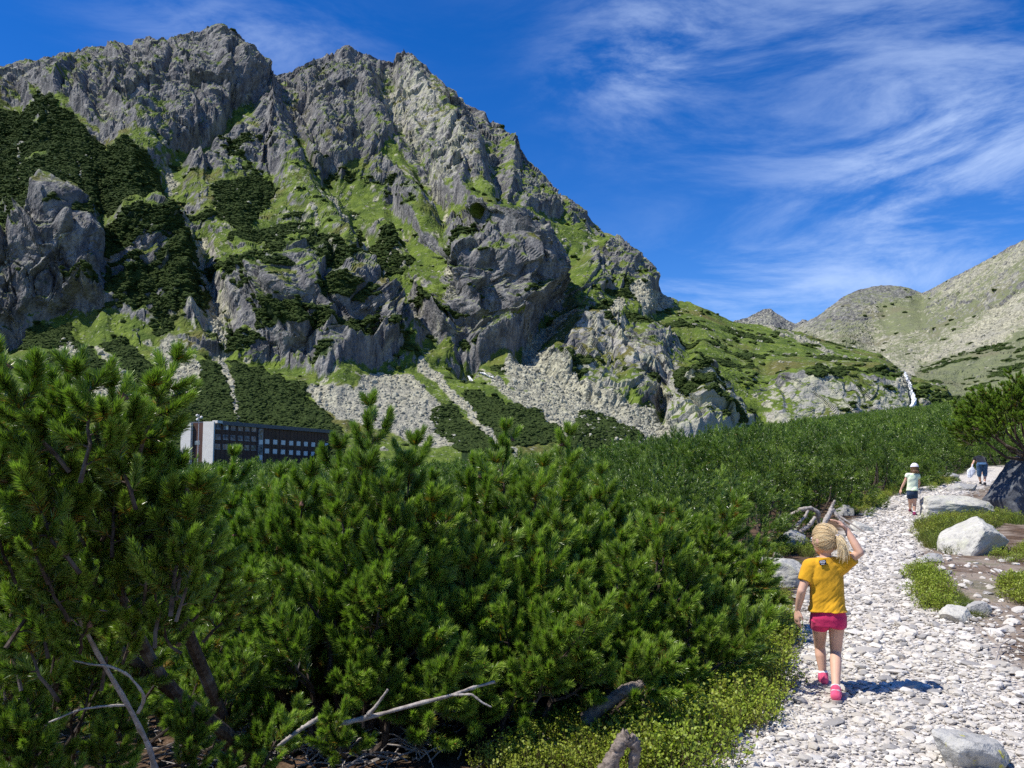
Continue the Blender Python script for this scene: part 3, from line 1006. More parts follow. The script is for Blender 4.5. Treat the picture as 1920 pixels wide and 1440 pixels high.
sr = np.where(slab, np.clip(sr * 3.2, 0.03, 0.13), sr)
flatn = np.where(slab, 0.45, 1.0)
sz = zg(sx, sy) + 0.02 + sr * np.where(slab, 0.02, 0.15)
rot = R.random((len(sx), 3)) * np.array([0.5, 0.5, 6.283]) - np.array([0.25, 0.25, 0])
show = sr / sy * np.where((sx / sy < 0.62), 1, 0)
order = np.argsort(-show)
hero, rest = order[:300], order[300:]
stone_v = [rock_shape(300 + k, 2, 0.3, (1, R.uniform(0.65, 0.95), R.uniform(0.32, 0.55)), 9) for k in range(12)]
stone_me = [mesh_np('stone', V, F, [STONE], attrs={'shade': np.zeros(len(V))}) for V, F in stone_v[6:]]
for k in hero:
    o = obj('stone', stone_me[k % 6], path, (sx[k], sy[k], sz[k]), tuple(rot[k] * np.array([1 - slab[k] * 0.8, 1 - slab[k] * 0.8, 1])), (float(sr[k]), float(sr[k]), float(sr[k] * flatn[k])))


def euler_mats(rot):
    cx_, sx_ = np.cos(rot[:, 0]), np.sin(rot[:, 0])
    cy_, sy_ = np.cos(rot[:, 1]), np.sin(rot[:, 1])
    cz_, sz_ = np.cos(rot[:, 2]), np.sin(rot[:, 2])
    m = np.empty((len(rot), 3, 3))
    m[:, 0, 0], m[:, 0, 1], m[:, 0, 2] = cy_ * cz_, sx_ * sy_ * cz_ - cx_ * sz_, cx_ * sy_ * cz_ + sx_ * sz_
    m[:, 1, 0], m[:, 1, 1], m[:, 1, 2] = cy_ * sz_, sx_ * sy_ * sz_ + cx_ * cz_, cx_ * sy_ * sz_ - sx_ * cz_
    m[:, 2, 0], m[:, 2, 1], m[:, 2, 2] = -sy_, sx_ * cy_, cx_ * cy_
    return m


def scatter(V, F, pos, mats, scl):
    """copies of one small mesh, joined"""
    n, nv = len(pos), len(V)
    W = np.einsum('nij,vj->nvi', mats, V) * np.asarray(scl).reshape(n, 1, -1) + pos[:, None, :]
    FF = (F[None] + (np.arange(n) * nv)[:, None, None]).reshape(-1, F.shape[1])
    return W.reshape(-1, 3), FF


def join(parts):
    Vs, Fs, o = [], [], 0
    for V, F in parts:
        Vs.append(V)
        Fs.append(F + o)
        o += len(V)
    return np.concatenate(Vs), np.concatenate(Fs)


small0 = ico(1)
parts, shades = [], []
ang = show[rest]
cutoff = np.sort(ang)[-3800] if len(ang) > 3800 else 0
for grp in range(12):
    sel = rest[(np.arange(len(rest)) % 6 == grp % 6) & ((ang >= cutoff) == (grp < 6))]
    if not len(sel):
        continue
    V, F = stone_v[6 + grp % 6] if grp < 6 else (rock_shape(500 + grp, 1, 0.3, (1, 0.8, 0.55), 5) if False else (small0[0] * (1 + 0.5 * fbm(small0[0] * 1.1 + grp * 5, 2)[:, None]) * np.array([1, 0.8, 0.45]), small0[1]))
    pos = np.stack([sx[sel], sy[sel], sz[sel]], 1)
    W, FF = scatter(V, F, pos, euler_mats(rot[sel]), np.stack([sr[sel], sr[sel], sr[sel] * flatn[sel]], 1))
    parts.append((W, FF))
    shades.append(np.repeat(np.random.default_rng(grp).random(len(sel)), len(V)))
V, F = join(parts)
gravel = obj('gravel', mesh_np('gravel', V, F, [STONE], attrs={'shade': np.concatenate(shades)}), path)
gravel['kind'] = 'stuff'

# ------------------------------------------------------------------ dwarf mountain pines
def tube(pts, rad, sides=6, cap=True):
    """a tapering tube along points"""
    pts = np.asarray(pts, float)
    rad = np.broadcast_to(np.asarray(rad, float), (len(pts),))
    T = np.gradient(pts, axis=0)
    T /= np.linalg.norm(T, axis=1)[:, None] + 1e-9
    ref = np.array([0.31, 0.2, 0.93]) if abs(T[0, 2]) < 0.9 else np.array([1.0, 0.1, 0])
    V = []
    a = np.linspace(0, 2 * np.pi, sides, endpoint=False)
    for p, t, r in zip(pts, T, rad):
        x = np.cross(t, ref)
        x /= np.linalg.norm(x) + 1e-9
        y = np.cross(t, x)
        V.append(p + r * (np.cos(a)[:, None] * x + np.sin(a)[:, None] * y))
    V = np.concatenate(V)
    n = len(pts)
    i = np.arange(n - 1)[:, None] * sides
    j = np.arange(sides)
    k = (j + 1) % sides
    F = np.stack([i + j, i + k, i + sides + k, i + sides + j], -1).reshape(-1, 4)
    tri = np.concatenate([F[:, [0, 1, 2]], F[:, [0, 2, 3]]])
    if cap:
        V = np.vstack([V, pts[0], pts[-1]])
        c0, c1 = len(V) - 2, len(V) - 1
        tri = np.vstack([tri, np.stack([np.full(sides, c0), k, j], 1), np.stack([np.full(sides, c1), (n - 1) * sides + j, (n - 1) * sides + k], 1)])
    return V, tri


def bend(p0, p1, sag, n=6, wob=0.0, R=None):
    t = np.linspace(0, 1, n)[:, None]
    p = np.asarray(p0) * (1 - t) + np.asarray(p1) * t + np.asarray(sag) * 4 * t * (1 - t)
    if wob and R is not None:
        w = R.normal(size=(n, 3)) * wob
        w[0] = w[-1] = 0
        p = p + w
    return p


class Build:
    def __init__(s):
        s.V, s.F, s.m, s.t, s.o = [], [], [], [], 0

    def add(s, V, F, mat, tint=0.5):
        s.V.append(V)
        s.F.append(F + s.o)
        s.m.append(np.full(len(F), mat))
        s.t.append(np.broadcast_to(np.asarray(tint, float), (len(V),)))
        s.o += len(V)

    def mesh(s, name, mats):
        return mesh_np(name, np.concatenate(s.V), np.concatenate(s.F), mats, np.concatenate(s.m), attrs={'tint': np.concatenate(s.t)})


def needles(R, axis, n, ln, w, a0=56, a1=16, start=0.0):
    """n flat needles round a curved shoot axis; each is one long triangle with a bend"""
    t = np.sort(start + (1 - start) * R.random(n) ** 0.85)
    k = np.arange(len(axis)) / (len(axis) - 1)
    P = np.stack([np.interp(t, k, axis[:, i]) for i in range(3)], 1)
    Tg = np.gradient(axis, axis=0)
    Tn = np.stack([np.interp(t, k, Tg[:, i]) for i in range(3)], 1)
    Tn /= np.linalg.norm(Tn, axis=1)[:, None]
    az = R.random(n) * 2 * np.pi
    ref = np.array([0.3, 0.5, 0.81])
    X = np.cross(Tn, ref)
    X /= np.linalg.norm(X, axis=1)[:, None]
    Y = np.cross(Tn, X)
    rad = np.cos(az)[:, None] * X + np.sin(az)[:, None] * Y
    ang = np.radians(a0 + (a1 - a0) * t ** 2 + R.normal(size=n) * 9)[:, None]
    D = np.cos(ang) * Tn + np.sin(ang) * rad
    L = (ln * R.uniform(0.75, 1.15, n))[:, None]
    side = np.cross(D, rad)
    side /= np.linalg.norm(side, axis=1)[:, None] + 1e-9
    roll = R.random(n)[:, None] * np.pi
    side = np.cos(roll) * side + np.sin(roll) * np.cross(side, D)
    b0, b1 = P - side * w / 2, P + side * w / 2
    tip = P + D * L + Tn * L * 0.12
    V = np.stack([b0, b1, tip], 1).reshape(-1, 3)
    F = np.arange(3 * n).reshape(-1, 3)
    return V, F, t


def make_branch(seed, nn=150, ln=0.045, w=0.0042, length=0.5, laterals=9, stems=True, bud=True, sides=5):
    """a leafy branch of mountain pine growing along +Z: stem, needled shoots and orange buds"""
    R = np.random.default_rng(seed)
    B = Build()
    tipx = R.normal(size=2) * 0.07
    main = bend((0, 0, 0), (tipx[0], tipx[1], length), (R.normal() * 0.03, R.normal() * 0.03, 0), 7, 0.006, R)
    if stems:
        B.add(*tube(main, np.linspace(0.010, 0.0035, 7), sides), 0, 0.5)
    shoots = []
    for k in range(laterals):
        t = 0.12 + 0.80 * (k + R.random() * 0.6) / laterals
        p = np.array([np.interp(t, np.linspace(0, 1, 7), main[:, i]) for i in range(3)])
        a = k * 2.4 + R.normal() * 0.4
        out = np.array([math.cos(a), math.sin(a), 0])
        l = R.uniform(0.12, 0.24) * (1.15 - 0.5 * t)
        tip = p + out * l * 0.78 + np.array([0, 0, l * R.uniform(0.55, 0.95)])
        shoots.append((bend(p, tip, out * l * 0.10 - np.array([0, 0, l * 0.05]), 5, 0.003, R), True))
        if R.random() < 0.55 and t < 0.75:
            q = p * 0.45 + tip * 0.55
            a2 = a + R.choice([-1, 1]) * R.uniform(0.6, 1.1)
            o2 = np.array([math.cos(a2), math.sin(a2), 0])
            l2 = l * 0.7
            shoots.append((bend(q, q + o2 * l2 * 0.6 + np.array([0, 0, l2 * 0.85]), o2 * l2 * 0.1, 4, 0.002, R), True))
    e = main[-1]
    shoots.append((main[3:], True))
    for k in range(3):
        a = k * 2.1 + R.random()
        l = R.uniform(0.06, 0.11)
        shoots.append((bend(e, e + np.array([math.cos(a) * l * 0.55, math.sin(a) * l * 0.55, l]), (0, 0, -0.004), 4), True))
    for ax, _ in shoots:
        sl = np.linalg.norm(np.diff(ax, axis=0), axis=1).sum()
        if stems:
            B.add(*tube(ax, np.linspace(0.0048, 0.0026, len(ax)), 4, False), 0, 0.4)
        m = int(nn * (0.35 + sl / 0.20))
        V, F, t = needles(R, ax, m, ln, w, start=0.12)
        young = R.normal() * 0.12
        old = 1.0 if R.random() < 0.10 else 0.0
        ti = np.clip(0.25 + 0.5 * t + young + R.normal(size=m) * 0.10, 0, 1)
        ti = np.where((t < 0.35) & (R.random(m) < 0.15 + 0.5 * old), 1.6, ti)          # old yellowing needles at the foot of a shoot
        B.add(V, F, 1, np.repeat(ti, 3))
        if bud and R.random() < 0.75:
            d = ax[-1] - ax[-2]
            d /= np.linalg.norm(d)
            B.add(*tube(np.array([ax[-1] - d * 0.004, ax[-1] + d * 0.006, ax[-1] + d * 0.020]), [0.0045, 0.0052, 0.001], 5, False), 2, 0.5)
    if bud and R.random() < 0.30:
        ax = shoots[R.integers(len(shoots))][0]
        c0 = ax[1]
        V, F = ico(1)
        V = V * np.array([0.017, 0.017, 0.024]) * (1 + 0.25 * np.sign(np.sin(V[:, [2]] * 9)))
        B.add(V + c0 + np.array([0.018, 0, 0.005]), F, 3, 0.5)
    return B


M = Mat('pine_bark', 0.95, 0.1)
v_ = M.pos()
n2 = M.noise(40, 5, 0.7)
c = M.mix(M.ramp(n2, 0.3, 0.7), (0.030, 0.022, 0.018), (0.115, 0.088, 0.070))
c = M.mix(M.ramp(M.noise(6, 3), 0.5, 0.7), c, (0.16, 0.14, 0.125))
BARK = M.done(c, M.bump(n2, 0.7, 0.01))
M = Mat('pine_needle', 0.34, 0.6)
ti, rd = M.attr('tint'), M.rnd()
c = M.mix(M.ramp(ti, 0.1, 1.0, smooth=False), (0.040, 0.085, 0.012), (0.440, 0.590, 0.085))
c = M.mix(M.ramp(rd, 0.0, 1.0, 0.0, 0.35, False), c, (0.130, 0.220, 0.040))
c = M.mix(M.ramp(ti, 1.3, 1.55), c, (0.30, 0.17, 0.025))
NEEDLE = M.done(c)
M.translucent(M.mix(1.0, c, (0.75, 1.0, 0.35), 'MULTIPLY'), 0.30)
BUD = simple_mat('pine_bud', (0.42, 0.17, 0.06), 0.7, 0.2, 0.25, 60)
CONE = simple_mat('pine_cone', (0.16, 0.085, 0.06), 0.8, 0.2, 0.3, 80)
M = Mat('dead_wood', 0.9, 0.15)
n2 = M.noise(18, 5, 0.65, scl=(1, 1, 1))
n3 = M.noise(120, 3, 0.7)
c = M.mix(M.ramp(n2, 0.3, 0.7), (0.24, 0.205, 0.18), (0.47, 0.43, 0.40))
c = M.mix(M.math('MULTIPLY', M.ramp(n3, 0.5, 0.75), 0.7), c, (0.10, 0.085, 0.075))
DEADWOOD = M.done(c, M.bump(n3, 0.6, 0.006))
PMATS = [BARK, NEEDLE, BUD, CONE]

BR = [make_branch(40 + k, nn=300, ln=0.047, w=0.0066, length=R_, laterals=la).mesh('branch', PMATS) for k, (R_, la) in enumerate([(0.50, 9), (0.42, 8), (0.55, 10), (0.36, 7), (0.46, 9), (0.60, 11), (0.40, 8), (0.32, 6)])]
# a leader: one upright thick shoot with whorls, as the tops of the near bushes show
LEAD = [make_branch(80 + k, nn=330, ln=0.054, w=0.0066, length=L, laterals=la).mesh('branch', PMATS) for k, (L, la) in enumerate([(0.55, 7), (0.62, 9), (0.48, 6)])]


def up_quat(d, spin):
    q = Vector(d).to_track_quat('Z', 'Y')
    return (q @ Euler((0, 0, spin)).to_quaternion())


def near_pine(seed, base, rx, ry, h, nb, label, lean=(0, 0), pool=None, tops=(), scale=(0.85, 1.25), group=None, floor=0.12):
    """a bush: limbs spread from the root and turn up; each leafy branch is a part of its own"""
    R = np.random.default_rng(seed)
    t = thing('mountain_pine', base, label, 'pine', group)
    pool = pool or BR
    B = Build()
    limbs = []
    nl = max(5, nb // 6)
    for k in range(nl):
        a = k * 2.4 + R.normal() * 0.3
        r = math.sqrt((k + 0.5) / nl)
        e = np.array([lean[0] + math.cos(a) * rx * r * 0.75, lean[1] + math.sin(a) * ry * r * 0.75, h * (0.72 - 0.35 * r * r) * R.uniform(0.8, 1.1)])
        pts = bend((R.normal() * 0.06, R.normal() * 0.06, -0.10), e, (e[0] * 0.18, e[1] * 0.18, -0.16 * h), 8, 0.02, R)
        B.add(*tube(pts, np.linspace(0.032, 0.010, 8) * (0.8 + 0.4 * h), 6), 0)
        limbs.append(pts)
    obj('trunk', B.mesh('trunk', PMATS), t)
    for k in range(nb):
        a = k * 2.39996 + R.normal() * 0.25
        r = math.sqrt((k + 0.5) / nb) * R.uniform(0.88, 1.08)
        shell = R.uniform(0.72, 1.0)
        top = h * (1 - 0.62 * r ** 2.4) * shell
        p = np.array([lean[0] * top / h + math.cos(a) * rx * r, lean[1] * top / h + math.sin(a) * ry * r, max(floor, top - 0.33)])
        d = np.array([math.cos(a) * r * 0.85, math.sin(a) * r * 0.85, 0.9 - 0.25 * r]) + R.normal(size=3) * 0.14
        o = obj('branch', pool[R.integers(len(pool))], t, p)
        o.rotation_mode = 'QUATERNION'
        o.rotation_quaternion = up_quat(d, R.random() * 6.28)
        s = R.uniform(*scale)
        o.scale = (s, s, s)
    for (x, y, z, s) in tops:                                         # leaders that stand out over the crown
        o = obj('branch', LEAD[R.integers(3)], t, (x, y, z))
        o.rotation_mode = 'QUATERNION'
        o.rotation_quaternion = up_quat((R.normal() * 0.08, R.normal() * 0.08, 1), R.random() * 6.28)
        o.scale = (s, s, s)
    return t


def crown_arrays(seed, nb, nn, w, ln, rx=0.9, h=1.3, stems=False, laterals=7, bs=0.6):
    """one crown as a single mesh, coarser needles, for bushes farther off"""
    R = np.random.default_rng(seed)
    B = Build()
    prot = [make_branch(200 + seed * 10 + k, nn=nn, w=w, ln=ln, stems=stems, bud=False, laterals=laterals, length=0.46) for k in range(3)]
    pr = [(np.concatenate(b.V), np.concatenate(b.F), np.concatenate(b.m), np.concatenate(b.t)) for b in prot]
    for k in range(nb):
        a = k * 2.39996 + R.normal() * 0.25
        r = math.sqrt((k + 0.5) / nb) * R.uniform(0.90, 1.06)
        lump = 1 + 0.22 * math.sin(3 * a + seed) * r + 0.12 * math.sin(5 * a + 2 * seed)
        top = h * (1 - 0.80 * r ** 2.6) * R.uniform(0.84, 1.02) * lump
        p = np.array([math.cos(a) * rx * r * lump, math.sin(a) * rx * r * lump, max(0.03, top - 0.42 * bs)])
        d = np.array([math.cos(a) * r * 1.1, math.sin(a) * r * 1.1, 0.95 - 0.35 * r]) + R.normal(size=3) * 0.15
        m = np.array(up_quat(d, R.random() * 6.28).to_matrix()) * R.uniform(0.85, 1.2) * bs
        V, F, mi, ti = pr[k % 3]
        B.V.append(V @ m.T + p)
        B.F.append(F + B.o)
        B.m.append(mi)
        B.t.append(np.where(ti > 1.2, np.where(R.random(len(ti)) < 0.5, ti, 0.2), np.clip(0.72 * ti - 0.10 + R.normal() * 0.14, 0, 1)))
        B.o += len(V)
    return B


def pines_scatter(bx, by, rmin, ok, seed, tries):
    R = np.random.default_rng(seed)
    pts = []
    cell = {}
    for _ in range(tries):
        x, y = R.uniform(*bx), R.uniform(*by)
        r = rmin(x, y)
        c = (int(x // 2), int(y // 2))
        bad = False
        for i in (-1, 0, 1):
            for j in (-1, 0, 1):
                for (qx, qy, qr) in cell.get((c[0] + i, c[1] + j), ()):
                    if (qx - x) ** 2 + (qy - y) ** 2 < (0.5 * (qr + r)) ** 2:
                        bad = True
                        break
        if bad or not ok(x, y):
            continue
        cell.setdefault(c, []).append((x, y, r))
        pts.append((x, y, r))
    return pts


def gn_scatter(name, pts, rots, scls, var, protos, parent=None):
    """one mass of plants: points that carry a turn, a size and a kind, dressed by geometry nodes"""
    coll = bpy.data.collections.new(name + '_kinds')
    for k, pm in enumerate(protos):
        po = bpy.data.objects.new('%s_kind_%d' % (name, k), pm)
        coll.objects.link(po)
    me = bpy.data.meshes.new(name)
    me.vertices.add(len(pts))
    me.vertices.foreach_set('co', np.ascontiguousarray(pts, np.float32).ravel())
    for k, a, ty in (('turn', rots, 'FLOAT_VECTOR'), ('size', scls, 'FLOAT_VECTOR')):
        at = me.attributes.new(k, ty, 'POINT')
        at.data.foreach_set('vector', np.ascontiguousarray(a, np.float32).ravel())
    at = me.attributes.new('which', 'INT', 'POINT')
    at.data.foreach_set('value', np.ascontiguousarray(var, np.int32))
    o = obj(name, me, parent)
    g = bpy.data.node_groups.new(name, 'GeometryNodeTree')
    g.interface.new_socket('Geometry', in_out='INPUT', socket_type='NodeSocketGeometry')
    g.interface.new_socket('Geometry', in_out='OUTPUT', socket_type='NodeSocketGeometry')
    N, Lk = g.nodes.new, g.links.new
    gi, go = N('NodeGroupInput'), N('NodeGroupOutput')
    ci = N('GeometryNodeCollectionInfo')
    ci.inputs['Collection'].default_value = coll
    ci.inputs['Separate Children'].default_value = True
    ci.inputs['Reset Children'].default_value = True
    iop = N('GeometryNodeInstanceOnPoints')
    iop.inputs['Pick Instance'].default_value = True

    def na(nm, ty):
        a = N('GeometryNodeInputNamedAttribute')
        a.data_type = ty
        a.inputs['Name'].default_value = nm
        return a.outputs['Attribute']
    e2r = N('FunctionNodeEulerToRotation')
    Lk(na('turn', 'FLOAT_VECTOR'), e2r.inputs[0])
    Lk(gi.outputs[0], iop.inputs['Points'])
    Lk(ci.outputs[0], iop.inputs['Instance'])
    Lk(na('which', 'INT'), iop.inputs['Instance Index'])
    Lk(e2r.outputs[0], iop.inputs['Rotation'])
    Lk(na('size', 'FLOAT_VECTOR'), iop.inputs['Scale'])
    Lk(iop.outputs[0], go.inputs[0])
    md = o.modifiers.new('cover', 'NODES')
    md.node_group = g
    o['kind'] = 'stuff'
    return o


def s_at(x, y):
    s, d = path_coord([x], [y])
    return s[0], d[0]


# --- the bushes by the path and in front, each placed by where it stands
def P_at(u, d):
    x = (u - 960) / F_PX * d
    return x, d * math.cos(PITCH), float(zg(x, d))


near_list = [
    # u, depth, rx, ry, height, branches, label
    (640, 5.3, 0.75, 0.55, 0.95, 46, 'bright green pine bush low in the middle, above the dead twigs'),
    (960, 5.6, 0.70, 0.55, 0.95, 42, 'dense pine bush in the middle just left of the fallen logs'),
    (330, 5.9, 0.80, 0.6, 1.15, 44, 'pine bush behind the dark crooked trunks at left'),
    (1190, 6.3, 0.60, 0.55, 0.95, 36, 'rounded pine bush rising behind the bilberry patch'),
    (480, 7.3, 0.85, 0.7, 1.30, 44, 'pine bush right below the dark hotel'),
    (780, 7.0, 0.85, 0.7, 1.25, 44, 'pine bush at the foot of the tall spire shoot'),
    (1060, 7.6, 0.80, 0.7, 1.22, 42, 'pine bush under the small twin leaders in the middle'),
    (1265, 7.9, 0.50, 0.5, 0.95, 34, 'low pine bush beside the flat pale boulder left of the girl'),
    (180, 7.4, 0.9, 0.7, 1.35, 40, 'pine bush seen behind the tall left pine'),
    (-120, 6.0, 0.9, 0.8, 1.3, 34, 'pine bush cut by the left edge'),
]
for k, (u, d, rx, ry, h, nb, lab) in enumerate(near_list):
    near_pine(100 + k, P_at(u, d), rx, ry, h, nb, lab, group='near mountain pines')


def spire(seed, u, v_top, d, n_extra, label, rx=0.3, h_drop=0.55):
    """a bush whose leader stands clear above the rest"""
    x, y, z0 = P_at(u, d)
    top = px_point(u, v_top, d)
    H = top[2] - z0
    R = np.random.default_rng(seed)
    tops = [(0, 0, H - 0.66, 1.0), (0.02, 0.02, H - 0.95, 1.05)]
    for k in range(n_extra):
        a = R.random() * 6.28
        tops.append((math.cos(a) * 0.20, math.sin(a) * 0.16, H - R.uniform(0.85, 1.15), R.uniform(0.7, 1.0)))
    return near_pine(seed, (x, y, z0), rx, rx, H - h_drop, 20, label, tops=tops, group='near mountain pines')


spire(201, 712, 742, 5.3, 4, 'pine with the tallest spire shoot against the scree', 0.38)
spire(202, 1050, 808, 6.4, 2, 'pine with a slim upright leader in front of the scree foot', 0.30)
spire(203, 945, 800, 6.8, 3, 'pine with yellowed spire shoot left of the slim leader', 0.34)
spire(204, 570, 845, 5.8, 3, 'pine with a small spire in front of the hotel windows', 0.34)
spire(205, 440, 848, 7.6, 1, 'pine whose thin tip reaches the lowest hotel windows', 0.25)
spire(208, 668, 812, 5.7, 3, 'pine spire close left of the tallest one', 0.32)
spire(209, 770, 806, 5.6, 3, 'pine spire close right of the tallest one', 0.34)
spire(210, 1000, 848, 6.0, 3, 'broad pine between the two slim leaders', 0.40)
spire(211, 890, 835, 5.9, 3, 'pine left below the yellowed spire', 0.38)
spire(212, 505, 868, 5.9, 3, 'pine just under the middle of the hotel', 0.36)
spire(206, 860, 860, 6.2, 2, 'pine bush between the tall spire and the yellowed spire', 0.36)
spire(207, 1150, 880, 7.0, 2, 'pine bush right of the slim leader', 0.36)

# --- the tall pine at the left edge with its two dark crooked trunks
bx0 = hit(480, 1436)
tall = thing('mountain_pine', tuple(bx0), 'tall pine filling the left edge with two crooked dark trunks', 'pine')
B = Build()
o3 = np.array(bx0)


def rel(u, v, d):
    return px_point(u, v, d) - o3


tr = [[rel(500, 1460, 4.5), rel(455, 1400, 4.3), rel(380, 1340, 4.0), rel(310, 1290, 3.8), rel(245, 1170, 3.5), rel(200, 1050, 3.2), rel(165, 960, 3.0), rel(110, 850, 2.85), rel(85, 740, 2.8)],
      [rel(440, 1420, 4.6), rel(415, 1340, 4.35), rel(395, 1290, 4.2), rel(340, 1160, 3.8), rel(315, 1090, 3.55), rel(290, 1000, 3.3), rel(268, 900, 3.1), rel(262, 800, 3.0), rel(250, 740, 2.95)],
      [rel(340, 1310, 3.95), rel(250, 1240, 3.7), rel(150, 1160, 3.4), rel(60, 1050, 3.2), rel(10, 950, 3.1), rel(-30, 850, 3.0)],
      [rel(290, 1000, 3.3), rel(340, 960, 3.2), rel(350, 920, 3.1), rel(345, 900, 3.1)],
      [rel(200, 1050, 3.2), rel(215, 950, 3.0), rel(190, 880, 2.9), rel(180, 800, 2.9)]]
for k, pts in enumerate(tr):
    pts = np.array(pts)
    tt_ = np.linspace(0, 1, len(pts))
    ts = np.linspace(0, 1, 24)
    sm = np.stack([np.interp(ts, tt_, pts[:, i]) for i in range(3)], 1)
    sm = blur(sm, 2, 0)
    B.add(*tube(sm, np.linspace(*[(0.040, 0.010), (0.037, 0.010), (0.028, 0.009), (0.014, 0.008), (0.018, 0.008)][k], 24), 8), 0)
obj('trunk', B.mesh('trunk', PMATS), tall)
R = np.random.default_rng(77)
tufts = [(95, 690, 2.7), (60, 720, 2.75), (20, 700, 2.7), (150, 740, 2.8), (250, 725, 2.85), (225, 790, 2.8), (255, 790, 2.9), (270, 850, 2.95), (300, 910, 3.0), (120, 830, 2.65), (60, 850, 2.7), (10, 820, 2.7),
         (190, 850, 2.75), (250, 880, 2.85), (300, 940, 2.9), (330, 960, 3.0), (150, 910, 2.7), (90, 930, 2.7), (30, 930, 2.7), (230, 950, 2.8), (320, 990, 2.9), (360, 1000, 3.0), (60, 1010, 2.8), (130, 1000, 2.8), (10, 1050, 2.8), (-40, 760, 2.7), (-60, 900, 2.7), (-50, 1050, 2.8), (380, 1040, 3.1), (100, 780, 2.7), (0, 770, 2.75), (180, 790, 2.8), (255, 850, 2.9), (210, 880, 2.75), (70, 790, 2.85), (130, 720, 2.85), (240, 760, 2.95), (40, 880, 2.85), (110, 880, 2.8), (170, 980, 2.9), (250, 1010, 3.0), (330, 1000, 3.1), (20, 990, 2.9), (90, 1070, 2.95), (300, 930, 3.0), (160, 860, 2.9), (-20, 830, 2.8), (200, 740, 2.95), (150, 1060, 2.9), (230, 1080, 3.05), (40, 1130, 3.0), (290, 1050, 3.2), (110, 1150, 3.1), (190, 1130, 3.2), (10, 960, 2.8), (60, 940, 2.75), (270, 970, 2.95), (340, 1060, 3.3)]
for (u, v, d) in tufts:
    p = rel(u, v + 165, d + R.normal() * 0.12)
    o = obj('branch', LEAD[R.integers(3)] if R.random() < 0.7 else BR[R.integers(8)], tall, p)
    o.rotation_mode = 'QUATERNION'
    o.rotation_quaternion = up_quat((R.normal() * 0.25 + (u - 190) / 900, R.normal() * 0.2 - 0.1, 1), R.random() * 6.28)
    s = R.uniform(0.46, 0.66)
    o.scale = (s * 1.2, s * 1.2, s)
low = thing('mountain_pine', tuple(hit(60, 1436)), 'low pine shoots in the bottom left corner under the dead branch', 'pine', 'near mountain pines')
o3 = np.array(low.location)
B = Build()
for (u, v, d) in [(40, 1230, 3.4), (110, 1200, 3.3), (0, 1180, 3.3), (150, 1290, 3.5), (60, 1310, 3.3), (10, 1340, 3.2), (100, 1380, 3.4), (180, 1370, 3.6), (330, 1400, 3.6), (350, 1390, 3.7), (480, 1400, 4.0), (240, 1250, 3.7), (30, 1420, 3.2), (230, 1160, 3.7), (60, 1120, 3.3), (-30, 1270, 3.3), (10, 1110, 3.2), (120, 1130, 3.4), (-20, 1400, 3.1), (190, 1210, 3.6), (80, 1250, 3.5), (140, 1330, 3.6), (220, 1310, 3.9), (50, 1390, 3.3), (260, 1390, 3.8), (400, 1330, 4.3), (430, 1260, 4.5), (300, 1200, 4.2), (350, 1270, 4.4), (170, 1430, 3.5), (110, 1440, 3.3), (420, 1420, 4.1), (560, 1330, 4.7), (10, 1240, 3.2)]:
    p = rel(u, v + 70, d)
    B.add(*tube(bend((R.normal() * 0.1, R.normal() * 0.1, -0.05), p, (0, 0, -0.12), 7, 0.01, R), np.linspace(0.016, 0.007, 7), 5), 0)
    o = obj('branch', BR[R.integers(8)], low, p)
    o.rotation_mode = 'QUATERNION'
    o.rotation_quaternion = up_quat((R.normal() * 0.3, R.normal() * 0.3 - 0.15, 1), R.random() * 6.28)
    s = R.uniform(0.55, 0.8)
    o.scale = (s, s, s)
obj('trunk', B.mesh('trunk', PMATS), low)

# --- the thicket: about 240 more bushes as things, everything beyond as one mass
CR = [crown_arrays(k, 100, 26, 0.014, 0.085, rx=0.88, h=1.15, bs=0.55).mesh('crown', PMATS) for k in range(4)]
CR2 = [crown_arrays(10 + k, 60, 9, 0.034, 0.12, rx=0.95, h=1.15, laterals=5, bs=0.55).mesh('crown', PMATS) for k in range(3)]
B = Build()
R = np.random.default_rng(5)
for k in range(7):
    a = k * 0.9
    e = np.array([math.cos(a) * 0.55, math.sin(a) * 0.55, R.uniform(0.5, 0.8)])
    B.add(*tube(bend((0, 0, -0.1), e, (e[0] * 0.2, e[1] * 0.2, -0.15), 6, 0.02, R), np.linspace(0.035, 0.010, 6), 5), 0)
TRUNK = B.mesh('trunk', PMATS)
taken = [(P_at(u, d)[0], d, rx) for (u, d, rx, *_r) in near_list]


def ok_near(x, y):
    b = x / y
    if b < -0.62 or b > 0.80:
        return False
    if 0.49 < b < 0.60 and y < 37:
        return False
    s, d = s_at(x, y)
    if abs(s) < 1 or d < PW[min(len(PW) - 1, 6)] + 0.9 + (0.5 if s > 0 else 0):
        return False
    if s > 0 and y < 34:
        return False
    if y < 9 and b > -0.5:
        return False
    if 1430 < 960 + F_PX * b < 1640 and 8.5 < y < 17.5:
        return False
    for (qx, qy, qr) in taken:
        if (qx - x) ** 2 + (qy - y) ** 2 < 1.0:
            return False
    return True


